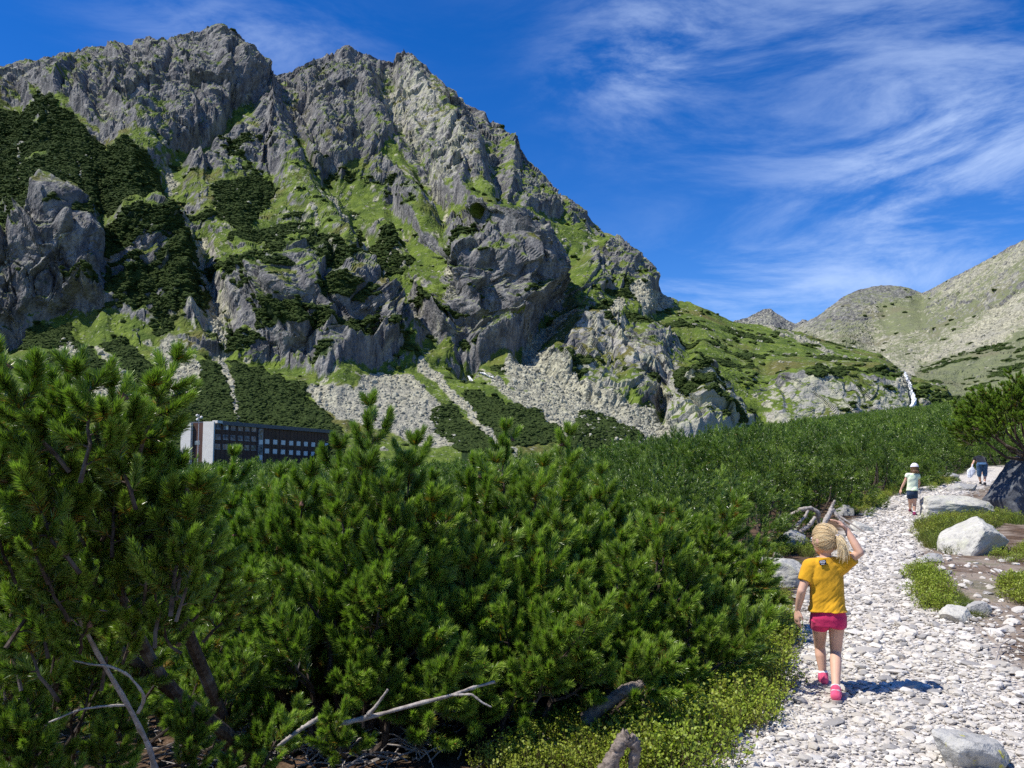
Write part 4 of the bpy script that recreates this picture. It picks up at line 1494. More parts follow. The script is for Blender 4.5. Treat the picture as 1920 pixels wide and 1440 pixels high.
pts = pines_scatter((-30, 45), (6.0, 62), lambda x, y: 1.30 + 0.010 * y, ok_near, 3, 22000)
pts.sort(key=lambda p: p[1])
R = np.random.default_rng(9)
own, rest_p = pts[:255], pts[255:]
for k, (x, y, r) in enumerate(own):
    s = R.uniform(0.85, 1.15) * (0.95 if y < 14 else 1.05)
    b = x / y
    row = ', nearest rows' if k < 60 else ', middle rows' if k < 150 else ', farthest rows'
    lab = 'bushy dwarf pine in the thicket ' + ('left of the hotel' if b < -0.39 else 'in front of the hotel' if b < -0.20 else 'below the scree' if b < 0.10 else 'below the rock step' if b < 0.36 else 'beside the upper path') + row
    t = thing('mountain_pine', (x, y, float(zg(x, y)) - 0.05), lab, 'pine', 'pines of the thicket ' + lab.split('thicket ')[1], R.random() * 6.28)
    g = 1.22 if b > 0.15 else 1.0
    t.scale = (s * r / 1.25, s * r / 1.25, s * g * R.uniform(0.7, 1.30))
    obj('trunk', TRUNK, t)
    obj('crown', CR[R.integers(4)], t)


def ok_far(x, y):
    b = x / y
    return -0.72 < b < 0.78 and (y > 62 or b < -0.65 or b > 0.6 or False)


far = pines_scatter((-200, 230), (45, 285), lambda x, y: 1.5 + 0.004 * y, lambda x, y: (y > 60) and -0.72 < x / y < 0.8 and not (x / y < -0.15 and 246 < y < 300 and x / y > -0.42), 8, 60000)
far = [(x, y, r) for (x, y, r) in far] + rest_p
fp = np.array(far)
n = len(fp)
R = np.random.default_rng(10)
sc_ = R.uniform(0.95, 1.35, n) * fp[:, 2] / 1.35
gn_scatter('pine_thicket', np.stack([fp[:, 0], fp[:, 1], zg(fp[:, 0], fp[:, 1]) - 0.1], 1), np.stack([R.normal(size=n) * 0.06, R.normal(size=n) * 0.06, R.random(n) * 6.28], 1),
           np.stack([sc_, sc_, sc_ * R.uniform(0.85, 1.25, n)], 1), R.integers(0, 3, n), CR2)
tag(bpy.data.objects['pine_thicket'], 'dark green sea of dwarf pines over the far slope', 'pines')
print('thicket', len(own), n)

# the pines that cling to the mountain, as one mass: lumpy cushions far away
def cushion(seed):
    R = np.random.default_rng(seed)
    V, F = ico(2)
    V = V * (1 + 0.55 * fbm(V * 2.2 + seed * 7, 2)[:, None] + 0.12 * R.normal(size=(len(V), 1)))
    V = V * np.array([1, 1, 0.62])
    return mesh_np('cushion', V, F, [CUSHION])


M = Mat('pine_cushion', 0.9, 0.1)
n1, rd = M.noise(1.1, 4, 0.7), M.rnd()
c = M.mix(M.ramp(n1, 0.35, 0.65), (0.018, 0.034, 0.009), (0.062, 0.092, 0.022))
c = M.mix(M.ramp(rd, 0, 1, 0, 0.5, False), c, (0.050, 0.070, 0.018))
CUSHION = M.done(c, M.bump(M.noise(3.2, 4, 0.7), 1.0, 0.5))
cus = [cushion(k) for k in range(4)]
pp, ss = [], []
R = np.random.default_rng(12)
for mm, frac in ((MA, 0.42), (MD, 0.30)):
    cand = np.where((mm['pi'] > 0.55) & (mm['N'][:, 2] > 0.05))[0]
    sel = cand[R.random(len(cand)) < frac]
    stray = np.where((mm['pi'] < 0.4) & (mm['wr'] < 0.4) & (mm['N'][:, 2] > 0.45) & (mm['v'] > 330) & (mm['sc'] < 0.5))[0]
    stray = stray[fbm(mm['P'][stray] / 22, 2) > 0.02]
    stray = np.repeat(stray[R.random(len(stray)) < 0.004], 3)
    sel = np.concatenate([sel, stray])
    pp.append(mm['P'][sel] + R.normal(size=(len(sel), 3)) * np.array([1.0, 1.0, 0.15]) * (np.arange(len(sel)) >= len(sel) - len(stray))[:, None])
    ss.append(R.uniform(0.7, 1.7, len(sel)) * (mm['d'][sel] / 600) ** 0.5)
pp, ss = np.concatenate(pp), np.concatenate(ss)
n = len(pp)
print('cushions', n)
gn_scatter('dwarf_pine_cover', pp, np.stack([R.normal(size=n) * 0.2, R.normal(size=n) * 0.2, R.random(n) * 6.28], 1), np.stack([ss * 1.25, ss * 1.25, ss], 1), R.integers(0, 4, n), cus)
tag(bpy.data.objects['dwarf_pine_cover'], 'dark cushions of dwarf pine clinging to the mountain face', 'pines')

# boulders of the scree fans, one mass
M = Mat('scree_rock', 0.92, 0.12)
rd, n1 = M.rnd(), M.noise(0.8, 4, 0.6)
c = M.mix(rd, (0.20, 0.195, 0.155), (0.44, 0.42, 0.32))
SCRM = M.done(M.mix(M.math('MULTIPLY', M.ramp(n1, 0.5, 0.7), 0.5), c, (0.20, 0.20, 0.19)))
sm_ = []
for k in range(4):
    V, F = rock_shape(700 + k, 2, 0.4, (1, 0.8, 0.7), 6)
    sm_.append(mesh_np('block', V, F, [SCRM]))
cand = np.where((MA['sc'] > 0.6) & (MA['v'] < 850))[0]
sel = cand[R.random(len(cand)) < 0.14]
cd = np.where((MD['sc'] > 0.6))[0]
sd = cd[R.random(len(cd)) < 0.05]
pp = np.concatenate([MA['P'][sel], MD['P'][sd]])
n = len(pp)
dd_ = np.concatenate([MA['d'][sel], MD['d'][sd]])
ss = np.clip(0.65 * np.exp(R.normal(size=n) * 0.45), 0.3, 2.4) * (dd_ / 450) ** 0.7
print('scree', n)
gn_scatter('scree', pp, R.random((n, 3)) * 6.28, np.stack([ss, ss, ss], 1), R.integers(0, 4, n), sm_)
tag(bpy.data.objects['scree'], 'pale scree of tumbled blocks on the fans below the cliffs', 'scree')

# ------------------------------------------------------------------ the mountain hotel
def box(x0, x1, y0, y1, z0, z1):
    V = np.array([[x, y, z] for z in (z0, z1) for y in (y0, y1) for x in (x0, x1)], float)
    F = np.array([[0, 2, 3, 1], [4, 5, 7, 6], [0, 1, 5, 4], [2, 6, 7, 3], [0, 4, 6, 2], [1, 3, 7, 5]])
    return V, F


def box_obj(name, mat, parent, *b):
    V, F = box(*b)
    return obj(name, mesh_np(name, V, F, [mat]), parent)


M = Mat('hotel_panel', 0.6, 0.3)
n1, n2 = M.noise(0.35, 3, 0.5, vec=M.pos(True)), M.noise(5, 4, 0.6, vec=M.pos(True))
c = M.mix(M.ramp(n1, 0.3, 0.7), (0.075, 0.036, 0.026), (0.115, 0.056, 0.040))
HPANEL = M.done(M.mix(M.math('MULTIPLY', M.ramp(n2, 0.5, 0.8), 0.4), c, (0.03, 0.02, 0.02)))
HWHITE = simple_mat('hotel_render', (0.72, 0.68, 0.62), 0.9, 0.1, 0.05, 0.7)
HROOF = simple_mat('hotel_roof', (0.10, 0.115, 0.13), 0.5, 0.3, 0.2, 1.5)
HBASE = simple_mat('hotel_plinth', (0.30, 0.29, 0.28), 0.9, 0.1, 0.2, 0.8)
HFRAME = simple_mat('hotel_frame', (0.30, 0.29, 0.29), 0.5, 0.3, 0.1, 2)
HPALE = simple_mat('hotel_pale_pane', (0.92, 0.85, 0.76), 0.9, 0.1, 0.05, 2)  # even pale colour for the whitish window panes
M = Mat('hotel_glass', 0.06, 0.8)
HGLASS = M.done(M.mix(M.ramp(M.noise(0.9, 2, vec=M.pos(True)), 0.4, 0.6), (0.045, 0.055, 0.07), (0.20, 0.22, 0.26)))
HSTEEL = simple_mat('mast_steel', (0.5, 0.5, 0.5), 0.4, 0.5, 0.1, 5)
HD1, HLEN, HDEP, HTOP = 250.0, 65.0, 10.6, 15.5
hx, hy = (401 - 960) / F_PX * HD1, HD1
hdir = np.array([20.4, 62.0])
hdir /= np.linalg.norm(hdir)
hz = float(zg(hx, hy))
hotel = thing('mountain_hotel', (hx, hy, hz), 'long dark hotel with white end wall below the scree fans', 'hotel', rz=math.atan2(hdir[1], hdir[0]))
HT = HTOP - hz


def along(u):
    k = (u - 960) / F_PX
    return (k * hy - hx) / (hdir[0] - hdir[1] * k)


def zrow(v):
    return CAM_Z + (880 - v) * HD1 / F_PX - hz


box_obj('wall', HPANEL, hotel, 0.3, HLEN, 0.0, HDEP - 0.2, 2.6, HT - 0.8)
box_obj('plinth', HBASE, hotel, 0.25, HLEN - 0.2, 0.25, HDEP - 0.4, -2.5, 2.597)
rf = box_obj('roof', HROOF, hotel, 3.0, HLEN + 0.9, -0.7, HDEP + 0.2, HT - 0.797, HT)
box_obj('fascia', HROOF, rf, 3.0, HLEN + 0.9, -0.76, -0.703, HT - 1.05, HT + 0.10)
box_obj('roof_edge', HWHITE, rf, 0.6, 2.99, -0.72, 1.0, HT - 0.65, HT + 0.12)
box_obj('end_wall', HWHITE, hotel, -0.25, 0.297, -0.15, 3.5, -2.0, HT - 0.2)
box_obj('end_wall', HWHITE, hotel, -0.9, 0.297, 7.2, HDEP, -2.0, HT - 0.6)
box_obj('end_recess', HPANEL, hotel, 0.05, 0.298, 3.503, 7.197, -1.0, HT - 0.5)
w = box_obj('window', HFRAME, hotel, 0.0, 0.047, 4.6, 6.4, 9.4, 10.6)
box_obj('pane', HGLASS, w, -0.02, -0.003, 4.7, 6.3, 9.5, 10.5)
pan = box(0, 0.16, -0.08, -0.003, 2.7, HT - 1.06)
pm = mesh_np('facade_batten', *pan, [HPANEL])
for x in np.arange(1.2, HLEN - 0.5, 2.15):
    obj('facade_batten', pm, hotel, (x, 0, 0))
for row, v in enumerate((800, 819, 837)):
    z = zrow(v)
    for x in (515, 572, 627, 683, 733, 783):
        a = along(280 + x / 4)
        w = box_obj('window', HFRAME, hotel, a - 1.15, a + 1.15, -0.12, -0.003, z - 0.72, z + 0.72)
        for q in (0, 1):
            box_obj('pane', HPALE if (x == 572 and row == 0 and q) else HGLASS, w, a - 1.08 + q * 1.12, a - 0.04 + q * 1.12, -0.14, -0.123, z - 0.64, z + 0.64)
        box_obj('sill', HWHITE if row else HFRAME, w, a - 1.2, a + 1.2, -0.26, -0.143, z - 0.80, z - 0.72)
a0, a1 = along(280 + 818 / 4), along(280 + 849 / 4)
st = box_obj('stair_glazing', HFRAME, hotel, a0, a1, -0.35, -0.003, 2.0, HT - 1.3)
for k in range(8):
    z0 = 2.2 + k * (HT - 3.6) / 8
    box_obj('pane', HGLASS if k not in (2, 5) else HPALE, st, a0 + 0.15, a1 - 0.15, -0.38, -0.353, z0, z0 + (HT - 3.6) / 8 - 0.2)
for v0, v1, sl in ((828, 835, 0), (845.5, 852, 0)):
    for x in (885, 945, 1005, 1065, 1120, 1175, 1230, 1283, 1330):
        u = 280 + x / 4
        a = along(u)
        dd = (hy + hdir[1] * a)
        z = CAM_Z + (880 - ((v0 + (u - 500) * 0.063) + 0)) * dd / F_PX - hz
        w = box_obj('window', HFRAME, hotel, a - 1.25, a + 1.25, -0.12, -0.003, z - 0.85, z + 0.75)
        box_obj('pane', HPALE, w, a - 1.1, a + 1.1, -0.15, -0.123, z - 0.75, z + 0.65)
m_ = thing('antenna_mast', (px_point(375.5, 800, 247.5)[0], 247.5 * math.cos(PITCH), hz), 'slim steel mast with round white dishes above the hotel end wall', 'antenna')
B = Build()
B.add(*tube([(0, 0, -1), (0, 0, HTOP - hz + 1.6)], [0.14, 0.08], 6), 0)
B.add(*tube([(-0.6, 0, HTOP - hz + 0.6), (0.7, 0, HTOP - hz + 0.6)], 0.06, 5), 0)
obj('pole', B.mesh('pole', [HSTEEL]), m_)
for (x, z) in ((-0.35, 0.1), (0.75, 0.75), (-0.45, 1.25)):
    V, F = ico(2)
    V = V * np.array([0.42, 0.16, 0.42])
    V[:, 1] += 0.25 * (V[:, 0] ** 2 + V[:, 2] ** 2)
    obj('dish', mesh_np('dish', V, F, [HWHITE], smooth=True), m_, (x, -0.35, HTOP - hz + z))

# ------------------------------------------------------------------ the waterfall and a snow remnant on the slopes
def surf(mm, u, v):
    k = np.argmin((mm['u'] - u) ** 2 + (mm['v'] - v) ** 2)
    return mm['P'][k]


def ribbon(mm, pts, widths, lift, wob, seed):
    R = np.random.default_rng(seed)
    P = np.array(pts, float)
    t = np.linspace(0, 1, 40)
    tt_ = np.linspace(0, 1, len(P))
    u, v, w = np.interp(t, tt_, P[:, 0]), np.interp(t, tt_, P[:, 1]), np.interp(t, tt_, widths)
    rows = []
    c = np.array([surf(mm, a, b) for a, b in zip(u, v)])
    c = blur(c, 2, 0)
    for k in range(40):
        d = c[k, 1]
        cols = np.linspace(-1, 1, 7)
        bul = (1 - cols ** 2)
        rows.append(np.stack([c[k, 0] + cols * w[k] * d / F_PX * (1 + 0.3 * R.normal()) + wob * R.normal(), np.full(7, c[k, 1] - lift) - bul * 0.5 + 0.3 * R.normal(size=7), np.full(7, c[k, 2] + lift * 0.5) + 0.2 * R.normal(size=7)], 1))
    V = np.concatenate(rows)
    F = grid_faces(40, 7)
    V2 = V + np.array([0, 1.2, -0.4])
    return np.concatenate([V, V2]), np.concatenate([F, F[:, ::-1] + len(V)])


M = Mat('falling_water', 0.35, 0.5)
n1 = M.noise(0.9, 5, 0.7, scl=(1, 1, 0.15))
WATER = M.done(M.mix(M.ramp(n1, 0.35, 0.6), (0.42, 0.45, 0.47), (0.90, 0.92, 0.94)), M.bump(n1, 0.6, 0.5))
V, F = ribbon(MA, [(1693, 696), (1700, 708), (1706, 720), (1704, 732), (1708, 742), (1708, 770)], [0.7, 1.0, 1.3, 1.2, 3.0, 3.6], 3.0, 0.4, 3)
tag(obj('waterfall', mesh_np('waterfall', V, F, [WATER], smooth=True)), 'thin white waterfall dropping over the rock step', 'waterfall')
SNOW = simple_mat('old_snow', (0.80, 0.82, 0.84), 0.8, 0.2, 0.08, 0.5)
V, F = ribbon(MA, [(880, 687), (895, 699), (922, 717)], [2.4, 2.2, 1.0], 1.2, 0.2, 5)
tag(obj('snow_patch', mesh_np('snow_patch', V, F, [SNOW], smooth=True)), 'narrow white snow remnant at the mouth of the dark gully', 'snow')

# ------------------------------------------------------------------ boulders, wood, ground plants
def granite(name, base, dark, lichen, lf=0.5, yellow=0.0):
    M = Mat(name, 0.92, 0.15)
    p = M.pos(True)
    n1, n2, n3 = M.noise(2.2, 5, 0.6, vec=p), M.noise(16, 5, 0.7, vec=p), M.noise(90, 3, 0.7, vec=p)
    c = M.mix(M.ramp(n1, 0.35, 0.65), base, tuple(x * 0.78 for x in base))
    c = M.mix(M.math('MULTIPLY', M.ramp(n2, 0.5, 0.68), 0.8), c, dark)
    c = M.mix(M.math('MULTIPLY', M.ramp(M.noise(5.5, 5, 0.65, vec=p), 0.52, 0.62), lf), c, lichen)
    if yellow:
        c = M.mix(M.math('MULTIPLY', M.ramp(M.noise(9, 4, 0.6, vec=p), 0.60, 0.66), yellow), c, (0.50, 0.47, 0.06))
    c = M.mix(M.math('MULTIPLY', M.ramp(n3, 0.55, 0.75), 0.45), c, tuple(x * 0.45 for x in base))
    return M.done(c, M.bump(M.math('ADD', n2, M.math('MULTIPLY', n3, 0.5)), 0.5, 0.03))


G_PALE = granite('granite_pale', (0.56, 0.54, 0.48), (0.27, 0.26, 0.25), (0.52, 0.52, 0.38), 0.5)
G_GREY = granite('granite_grey', (0.40, 0.39, 0.37), (0.16, 0.16, 0.16), (0.48, 0.47, 0.36), 0.5)
G_SHADED = granite('granite_shaded', (0.10, 0.108, 0.125), (0.04, 0.043, 0.05), (0.20, 0.21, 0.21), 0.6)  # granite darkened: the overhanging pine's shade is put into the boulder's colour
G_LICH = granite('granite_lichen', (0.46, 0.45, 0.42), (0.20, 0.20, 0.19), (0.40, 0.41, 0.34), 0.5, 0.9)


def boulder(seed, u, v, wpx, hpx, mat, label, depth=0.8, rz=0.0, cuts=7, tilt=0.0, group=None, sink=0.26, name='boulder', cat='boulder'):
    b = hit(u, v)
    s = depth_of(b) / F_PX
    w, h = wpx * s, hpx * s
    V, F = rock_shape(seed, 5, 0.35, (1, 1, 1), cuts + 5)
    V = V + 0.07 * fbm(V * 4 + seed, 3)[:, None] * V
    lo, hi = V.min(0), V.max(0)
    V = (V - (lo + hi) / 2) / ((hi - lo) / 2)
    V = V * np.array([w / 2, w / 2 * depth, h * 0.5 * (1 + sink * 2)])
    if tilt:
        V[:, 2] += V[:, 0] * tilt
    V[:, 2] += h * 0.5 * (1 - sink * 2)
    o = obj(name, mesh_np(name, V, F, [mat], smooth=False), None, (b[0], b[1] + w * depth * 0.35, b[2]), (0, 0, rz))
    return tag(o, label, cat, group)


boulder(1, 1468, 1100, 124, 52, G_PALE, 'broad flat pale boulder left of the girl in yellow', 0.75, 0.1, 9)
boulder(2, 1493, 1032, 66, 36, G_GREY, 'yellowish grey rock below the dead root tangle', 0.8, 0.5)
boulder(3, 1474, 1160, 44, 28, G_GREY, 'small dark grey rock at the edge of the bilberries', 0.8, 0.2)
boulder(4, 1846, 1040, 132, 66, G_PALE, 'smooth whitish boulder sloping left beside the strip of grass', 0.8, -0.15, 6, 0.22)
boulder(5, 1806, 972, 138, 42, G_PALE, 'long low lichen-spotted boulder right of the smaller girl', 0.6, 0.1, 7)
boulder(6, 1814, 921, 58, 15, G_GREY, 'flat grey slab lying just before the bending hiker', 0.7, 0.0, 6)
db = boulder(7, 1936, 966, 136, 128, G_SHADED, 'tall dark boulder at the right edge under the pine', 0.9, 0.1, 8)
for v_ in db.data.vertices:
    v_.co.y -= 0.38 * v_.co.z
    v_.co.x += 0.06 * v_.co.z
boulder(8, 1845, 1452, 150, 62, G_LICH, 'grey rock with yellow lichen in the bottom right corner', 0.8, 0.3, 8, -0.15)
boulder(9, 1808, 1172, 64, 30, G_PALE, 'white wedge-shaped rock right of the path', 0.8, 0.1, 6)
boulder(10, 1842, 1160, 46, 28, G_GREY, 'small grey rock touching the white wedge-shaped rock', 0.8, 0.4, 7)
boulder(11, 1752, 1058, 48, 18, G_GREY, 'low grey stone below the grassy patch by the path', 0.8, 0.2)
boulder(12, 1790, 902, 34, 16, G_GREY, 'grey stone between the two far hikers', 0.9, 0.2)
boulder(13, 1762, 899, 30, 18, G_GREY, 'tilted grey stone right behind the smaller girl', 0.8, 0.7, 7, 0.3)
boulder(14, 1620, 1000, 44, 22, G_PALE, 'pale stone just above the raised hand', 0.8, 0.3)
boulder(15, 1588, 968, 36, 20, G_GREY, 'grey stone at the far side of the root tangle', 0.8, 0.1)
boulder(16, 1650, 905, 40, 14, G_GREY, 'flat grey stone half under the pines at the path bend', 0.8, 0.1)
boulder(17, 1876, 930, 40, 14, G_PALE, 'pale stone at the foot of the tall dark boulder', 0.8, 0.3)
boulder(18, 1806, 1140, 30, 10, G_PALE, 'thin white stone behind the wedge-shaped rock', 0.8, 0.0)
boulder(19, 1545, 1085, 40, 18, G_PALE, 'white stone at the path edge behind the girl in yellow', 0.8, 0.6)
boulder(20, 1500, 1010, 26, 14, G_PALE, 'little pale stone beside the roots', 0.8, 0.3)
boulder(21, 1385, 1392, 26, 20, G_PALE, 'white egg-shaped stone at the lower edge of the bilberries', 0.9, 0.3)
R = np.random.default_rng(31)
k = 0
lm = []
for i in range(4):
    V, F = rock_shape(900 + i, 2, 0.3, (1, 0.8, 0.5), 8)
    lm.append(mesh_np('loose_stone', V, F, [STONE], attrs={'shade': np.full(len(V), 0.3 * i)}))
for _ in range(400):
    u, v = R.uniform(1760, 1925), R.uniform(1050, 1420)
    b = hit(u, v)
    s, d = s_at(b[0], b[1])
    if s < 1.05 or k >= 70:
        continue
    k += 1
    r = float(np.clip(0.035 * math.exp(R.normal() * 0.5), 0.018, 0.09))
    o = obj('loose_stone', lm[k % 4], None, (b[0], b[1], b[2] + r * 0.12), (R.normal() * 0.2, R.normal() * 0.2, R.random() * 6.28), r)
    tag(o, 'loose pale stone lying on the brown soil right of the path', 'stone', 'loose stones on the brown soil')


# --- dead wood
def smooth_line(P, n=30):
    P = np.array(P, float)
    t = np.linspace(0, 1, len(P))
    ts = np.linspace(0, 1, n)
    return blur(np.stack([np.interp(ts, t, P[:, i]) for i in range(3)], 1), max(1, n // 14), 0)


def wood(name, label, cat, base_px, lines, mats, part='limb', rough=0.12, group=None, sides=8):
    """dead wood: each line (pixels with depth, start and end thickness in px) is a limb of its own"""
    b = hit(*base_px)
    t = thing(name, tuple(b), label, cat, group)
    R = np.random.default_rng(sum(map(ord, label)))
    for pts, r0, r1 in lines:
        P = smooth_line([px_point(u, v, d) - b for (u, v, d) in pts], 26)
        d0 = pts[0][2] / F_PX
        rr = np.linspace(r0, r1, 26) * d0 / 2 * (1 + rough * R.normal(size=26))
        V, F = tube(P, rr, sides)
        V = V + 0.10 * rr.mean() * R.normal(size=V.shape)
        obj(part, mesh_np(part, V, F, [mats], smooth=True), t)
    return t


LOGM = simple_mat('old_log', (0.20, 0.165, 0.14), 0.95, 0.1, 0.45, 30, 0.8)
gd = lambda u, v: depth_of(hit(u, v))
d1 = gd(1110, 1355) - 0.42
wood('dead_log', 'thick bent grey log lying in the bilberries', 'log', (1110, 1352), [([(1095, 1352, d1), (1130, 1325, d1), (1170, 1296, d1), (1200, 1284, d1), (1213, 1288, d1)], 26, 20), ([(1198, 1286, d1), (1210, 1300, d1 + 0.05), (1205, 1335, d1 + 0.1)], 14, 8), ([(1120, 1335, d1), (1112, 1305, d1), (1106, 1296, d1)], 12, 4)], LOGM, 'limb', 0.10, 'fallen logs', 10)
d1 = 4.25
wood('dead_log', 'short knobbly log stump at the bottom edge below the bent log', 'log', (1150, 1439), [([(1128, 1470, d1), (1150, 1420, d1), (1168, 1385, d1), (1180, 1378, d1)], 34, 26), ([(1178, 1382, d1), (1192, 1400, d1), (1186, 1440, d1), (1195, 1465, d1)], 26, 18)], LOGM, 'limb', 0.10, 'fallen logs', 10)
wood('dead_branch', 'bare whitish branch leaning up through the left pine', 'branch', (290, 1438),
     [([(292, 1450, 3.3), (280, 1400, 3.25), (240, 1322, 3.15), (188, 1235, 3.05), (152, 1165, 2.95), (122, 1105, 2.9), (112, 1078, 2.9)], 11, 5),
      ([(152, 1146, 2.95), (180, 1142, 2.95), (222, 1150, 2.97)], 4, 3), ([(135, 1238, 3.0), (170, 1246, 3.0), (205, 1248, 3.0), (240, 1264, 3.02), (268, 1298, 3.05), (270, 1315, 3.08), (258, 1338, 3.1)], 3, 7),
      ([(240, 1322, 3.15), (195, 1324, 3.1), (150, 1330, 3.1), (90, 1355, 3.1)], 5, 3), ([(132, 1158, 2.95), (145, 1172, 2.97), (158, 1174, 2.97)], 3, 2)], DEADWOOD, 'limb')
wood('dead_branch', 'pale barkless branch lying across the lower middle', 'branch', (640, 1400),
     [([(600, 1345, 4.4), (640, 1357, 4.4), (700, 1343, 4.4), (760, 1326, 4.42), (850, 1303, 4.45), (885, 1290, 4.5), (930, 1278, 4.6)], 10, 5),
      ([(680, 1350, 4.4), (702, 1328, 4.38), (728, 1292, 4.36)], 9, 4), ([(850, 1303, 4.45), (885, 1302, 4.43), (905, 1318, 4.42), (922, 1326, 4.42)], 5, 3), ([(600, 1345, 4.4), (560, 1370, 4.3), (520, 1400, 4.2)], 10, 6)], DEADWOOD, 'limb', group=None)
d1 = gd(1520, 1008)
wood('root_tangle', 'grey weathered tangle of roots behind the raised arm', 'roots', (1530, 1002),
     [([(1468, 985, d1), (1480, 968, d1), (1500, 956, d1 - 0.1), (1520, 952, d1 - 0.1), (1534, 960, d1 - 0.1), (1536, 985, d1)], 9, 7), ([(1475, 992, d1 - .2), (1495, 984, d1 - .25), (1510, 968, d1 - .2), (1516, 955, d1 - .1)], 6, 5),
      ([(1500, 998, d1 - .3), (1518, 985, d1 - .3), (1528, 970, d1 - .2)], 9, 6), ([(1540, 1000, d1 - .4), (1548, 975, d1 - .3), (1560, 955, d1 - .1)], 12, 8), ([(1560, 955, d1 - .1), (1575, 975, d1 - .2), (1600, 995, d1 - .3)], 8, 4),
      ([(1556, 960, d1), (1562, 945, d1), (1566, 938, d1)], 7, 4), ([(1500, 1012, d1 - .6), (1520, 1015, d1 - .6), (1536, 1008, d1 - .6)], 6, 3), ([(1560, 960, d1), (1590, 978, d1 - .2), (1625, 1000, d1 - .4)], 5, 2), ([(1484, 1000, d1 - .4), (1470, 1003, d1 - .4), (1450, 1016, d1 - .5)], 5, 3)], DEADWOOD, 'root', 0.15)
d1 = gd(1470, 1055)
wood('dead_log', 'short broken brown log on the broad flat boulder', 'log', (1465, 1052), [([(1450, 1042, d1), (1462, 1046, d1), (1474, 1056, d1)], 13, 12)], LOGM, 'limb', 0.06, 'fallen logs')
d1 = gd(1860, 1260)
wood('dead_branch', 'forked dry twig on the brown soil at right', 'branch', (1862, 1262), [([(1858, 1268, d1), (1868, 1235, d1 + .2), (1875, 1210, d1 + .4), (1895, 1198, d1 + .5)], 4, 2), ([(1874, 1214, d1 + .4), (1890, 1212, d1 + .4), (1905, 1205, d1 + .5)], 3, 2)], DEADWOOD, 'limb')
d1 = gd(1860, 1080)
wood('dead_branch', 'dark stick lying on the soil below the whitish boulder', 'branch', (1860, 1075), [([(1842, 1057, d1 + .3), (1862, 1068, d1 + .1), (1882, 1080, d1 - .1)], 4, 2), ([(1835, 1112, d1 - .6), (1855, 1104, d1 - .5), (1868, 1098, d1 - .4)], 4, 2)], LOGM, 'limb')

# twig litter under the pines and on the bare soil, one layer
R = np.random.default_rng(41)
parts = []
for _ in range(900):
    if R.random() < 0.55:
        u, v = R.uniform(380, 800), R.uniform(1290, 1440)
        m = 1.0
    elif R.random() < 0.5:
        u, v = R.uniform(0, 1250), R.uniform(1300, 1440)
        m = 0.8
    else:
        u, v = R.uniform(1780, 1925), R.uniform(1050, 1330)
        m = 0.5
    b = hit(u, v)
    if m == 0.5 and s_at(b[0], b[1])[0] < 1.1:
        continue
    a, l = R.random() * 6.28, R.uniform(0.10, 0.45) * m
    e = b + np.array([math.cos(a) * l, math.sin(a) * l, R.uniform(0.0, 0.10) * m])
    parts.append(tube(bend(b + np.array([0, 0, 0.015]), e, R.normal(size=3) * l * 0.10 + np.array([0, 0, 0.015]), 5, 0.006 * m, R), np.linspace(0.0065, 0.003, 5) * m, 4, False))
V, F = join(parts)
tw = obj('twig_litter', mesh_np('twig_litter', V, F, [DEADWOOD]))
tag(tw, 'grey dry twigs strewn under the pines and over the soil', 'twigs', kind='stuff')


# --- bilberry and grass
def leaf_clump(seed, n=420, r=0.17, h=0.17, ls=0.012, up=0.6):
    R = np.random.default_rng(seed)
    ns = 34
    B = Build()
    a, q = R.random(ns) * 6.28, np.sqrt(R.random(ns))
    base = np.stack([np.cos(a) * q * r * 0.7, np.sin(a) * q * r * 0.7, np.zeros(ns)], 1)
    hh = h * (1 - 0.5 * q ** 2) * R.uniform(0.75, 1.15, ns)
    tip = base * 1.5 + np.stack([R.normal(size=ns) * 0.02, R.normal(size=ns) * 0.02, hh], 1)
    for k in range(ns):
        B.add(*tube(np.array([base[k], (base[k] + tip[k]) / 2 + R.normal(size=3) * 0.008, tip[k]]), [0.0018, 0.0014, 0.0008], 3, False), 0)
    k = R.integers(0, ns, n)
    t = 0.30 + 0.72 * R.random(n) ** 0.7
    P = base[k] * (1 - t[:, None]) + tip[k] * t[:, None] + R.normal(size=(n, 3)) * 0.010
    D = R.normal(size=(n, 3))
    D[:, 2] = np.abs(D[:, 2]) * 0.5 + 0.25
    D /= np.linalg.norm(D, axis=1)[:, None]
    S = np.cross(D, R.normal(size=(n, 3)) * 0.6 + np.array([0, 0, 1]))
    S /= np.linalg.norm(S, axis=1)[:, None]
    l = (ls * R.uniform(0.8, 1.5, n))[:, None]
    V = np.stack([P, P + D * l * 0.5 + S * l * 0.42, P + D * l * 1.05, P + D * l * 0.5 - S * l * 0.42], 1).reshape(-1, 3)
    i = np.arange(n) * 4
    F = np.concatenate([np.stack([i, i + 1, i + 2], 1), np.stack([i, i + 2, i + 3], 1)])
    B.add(V, F, 1, np.repeat(np.clip(0.15 + 0.7 * t + R.normal(size=n) * 0.18, 0, 1), 4))
    return B


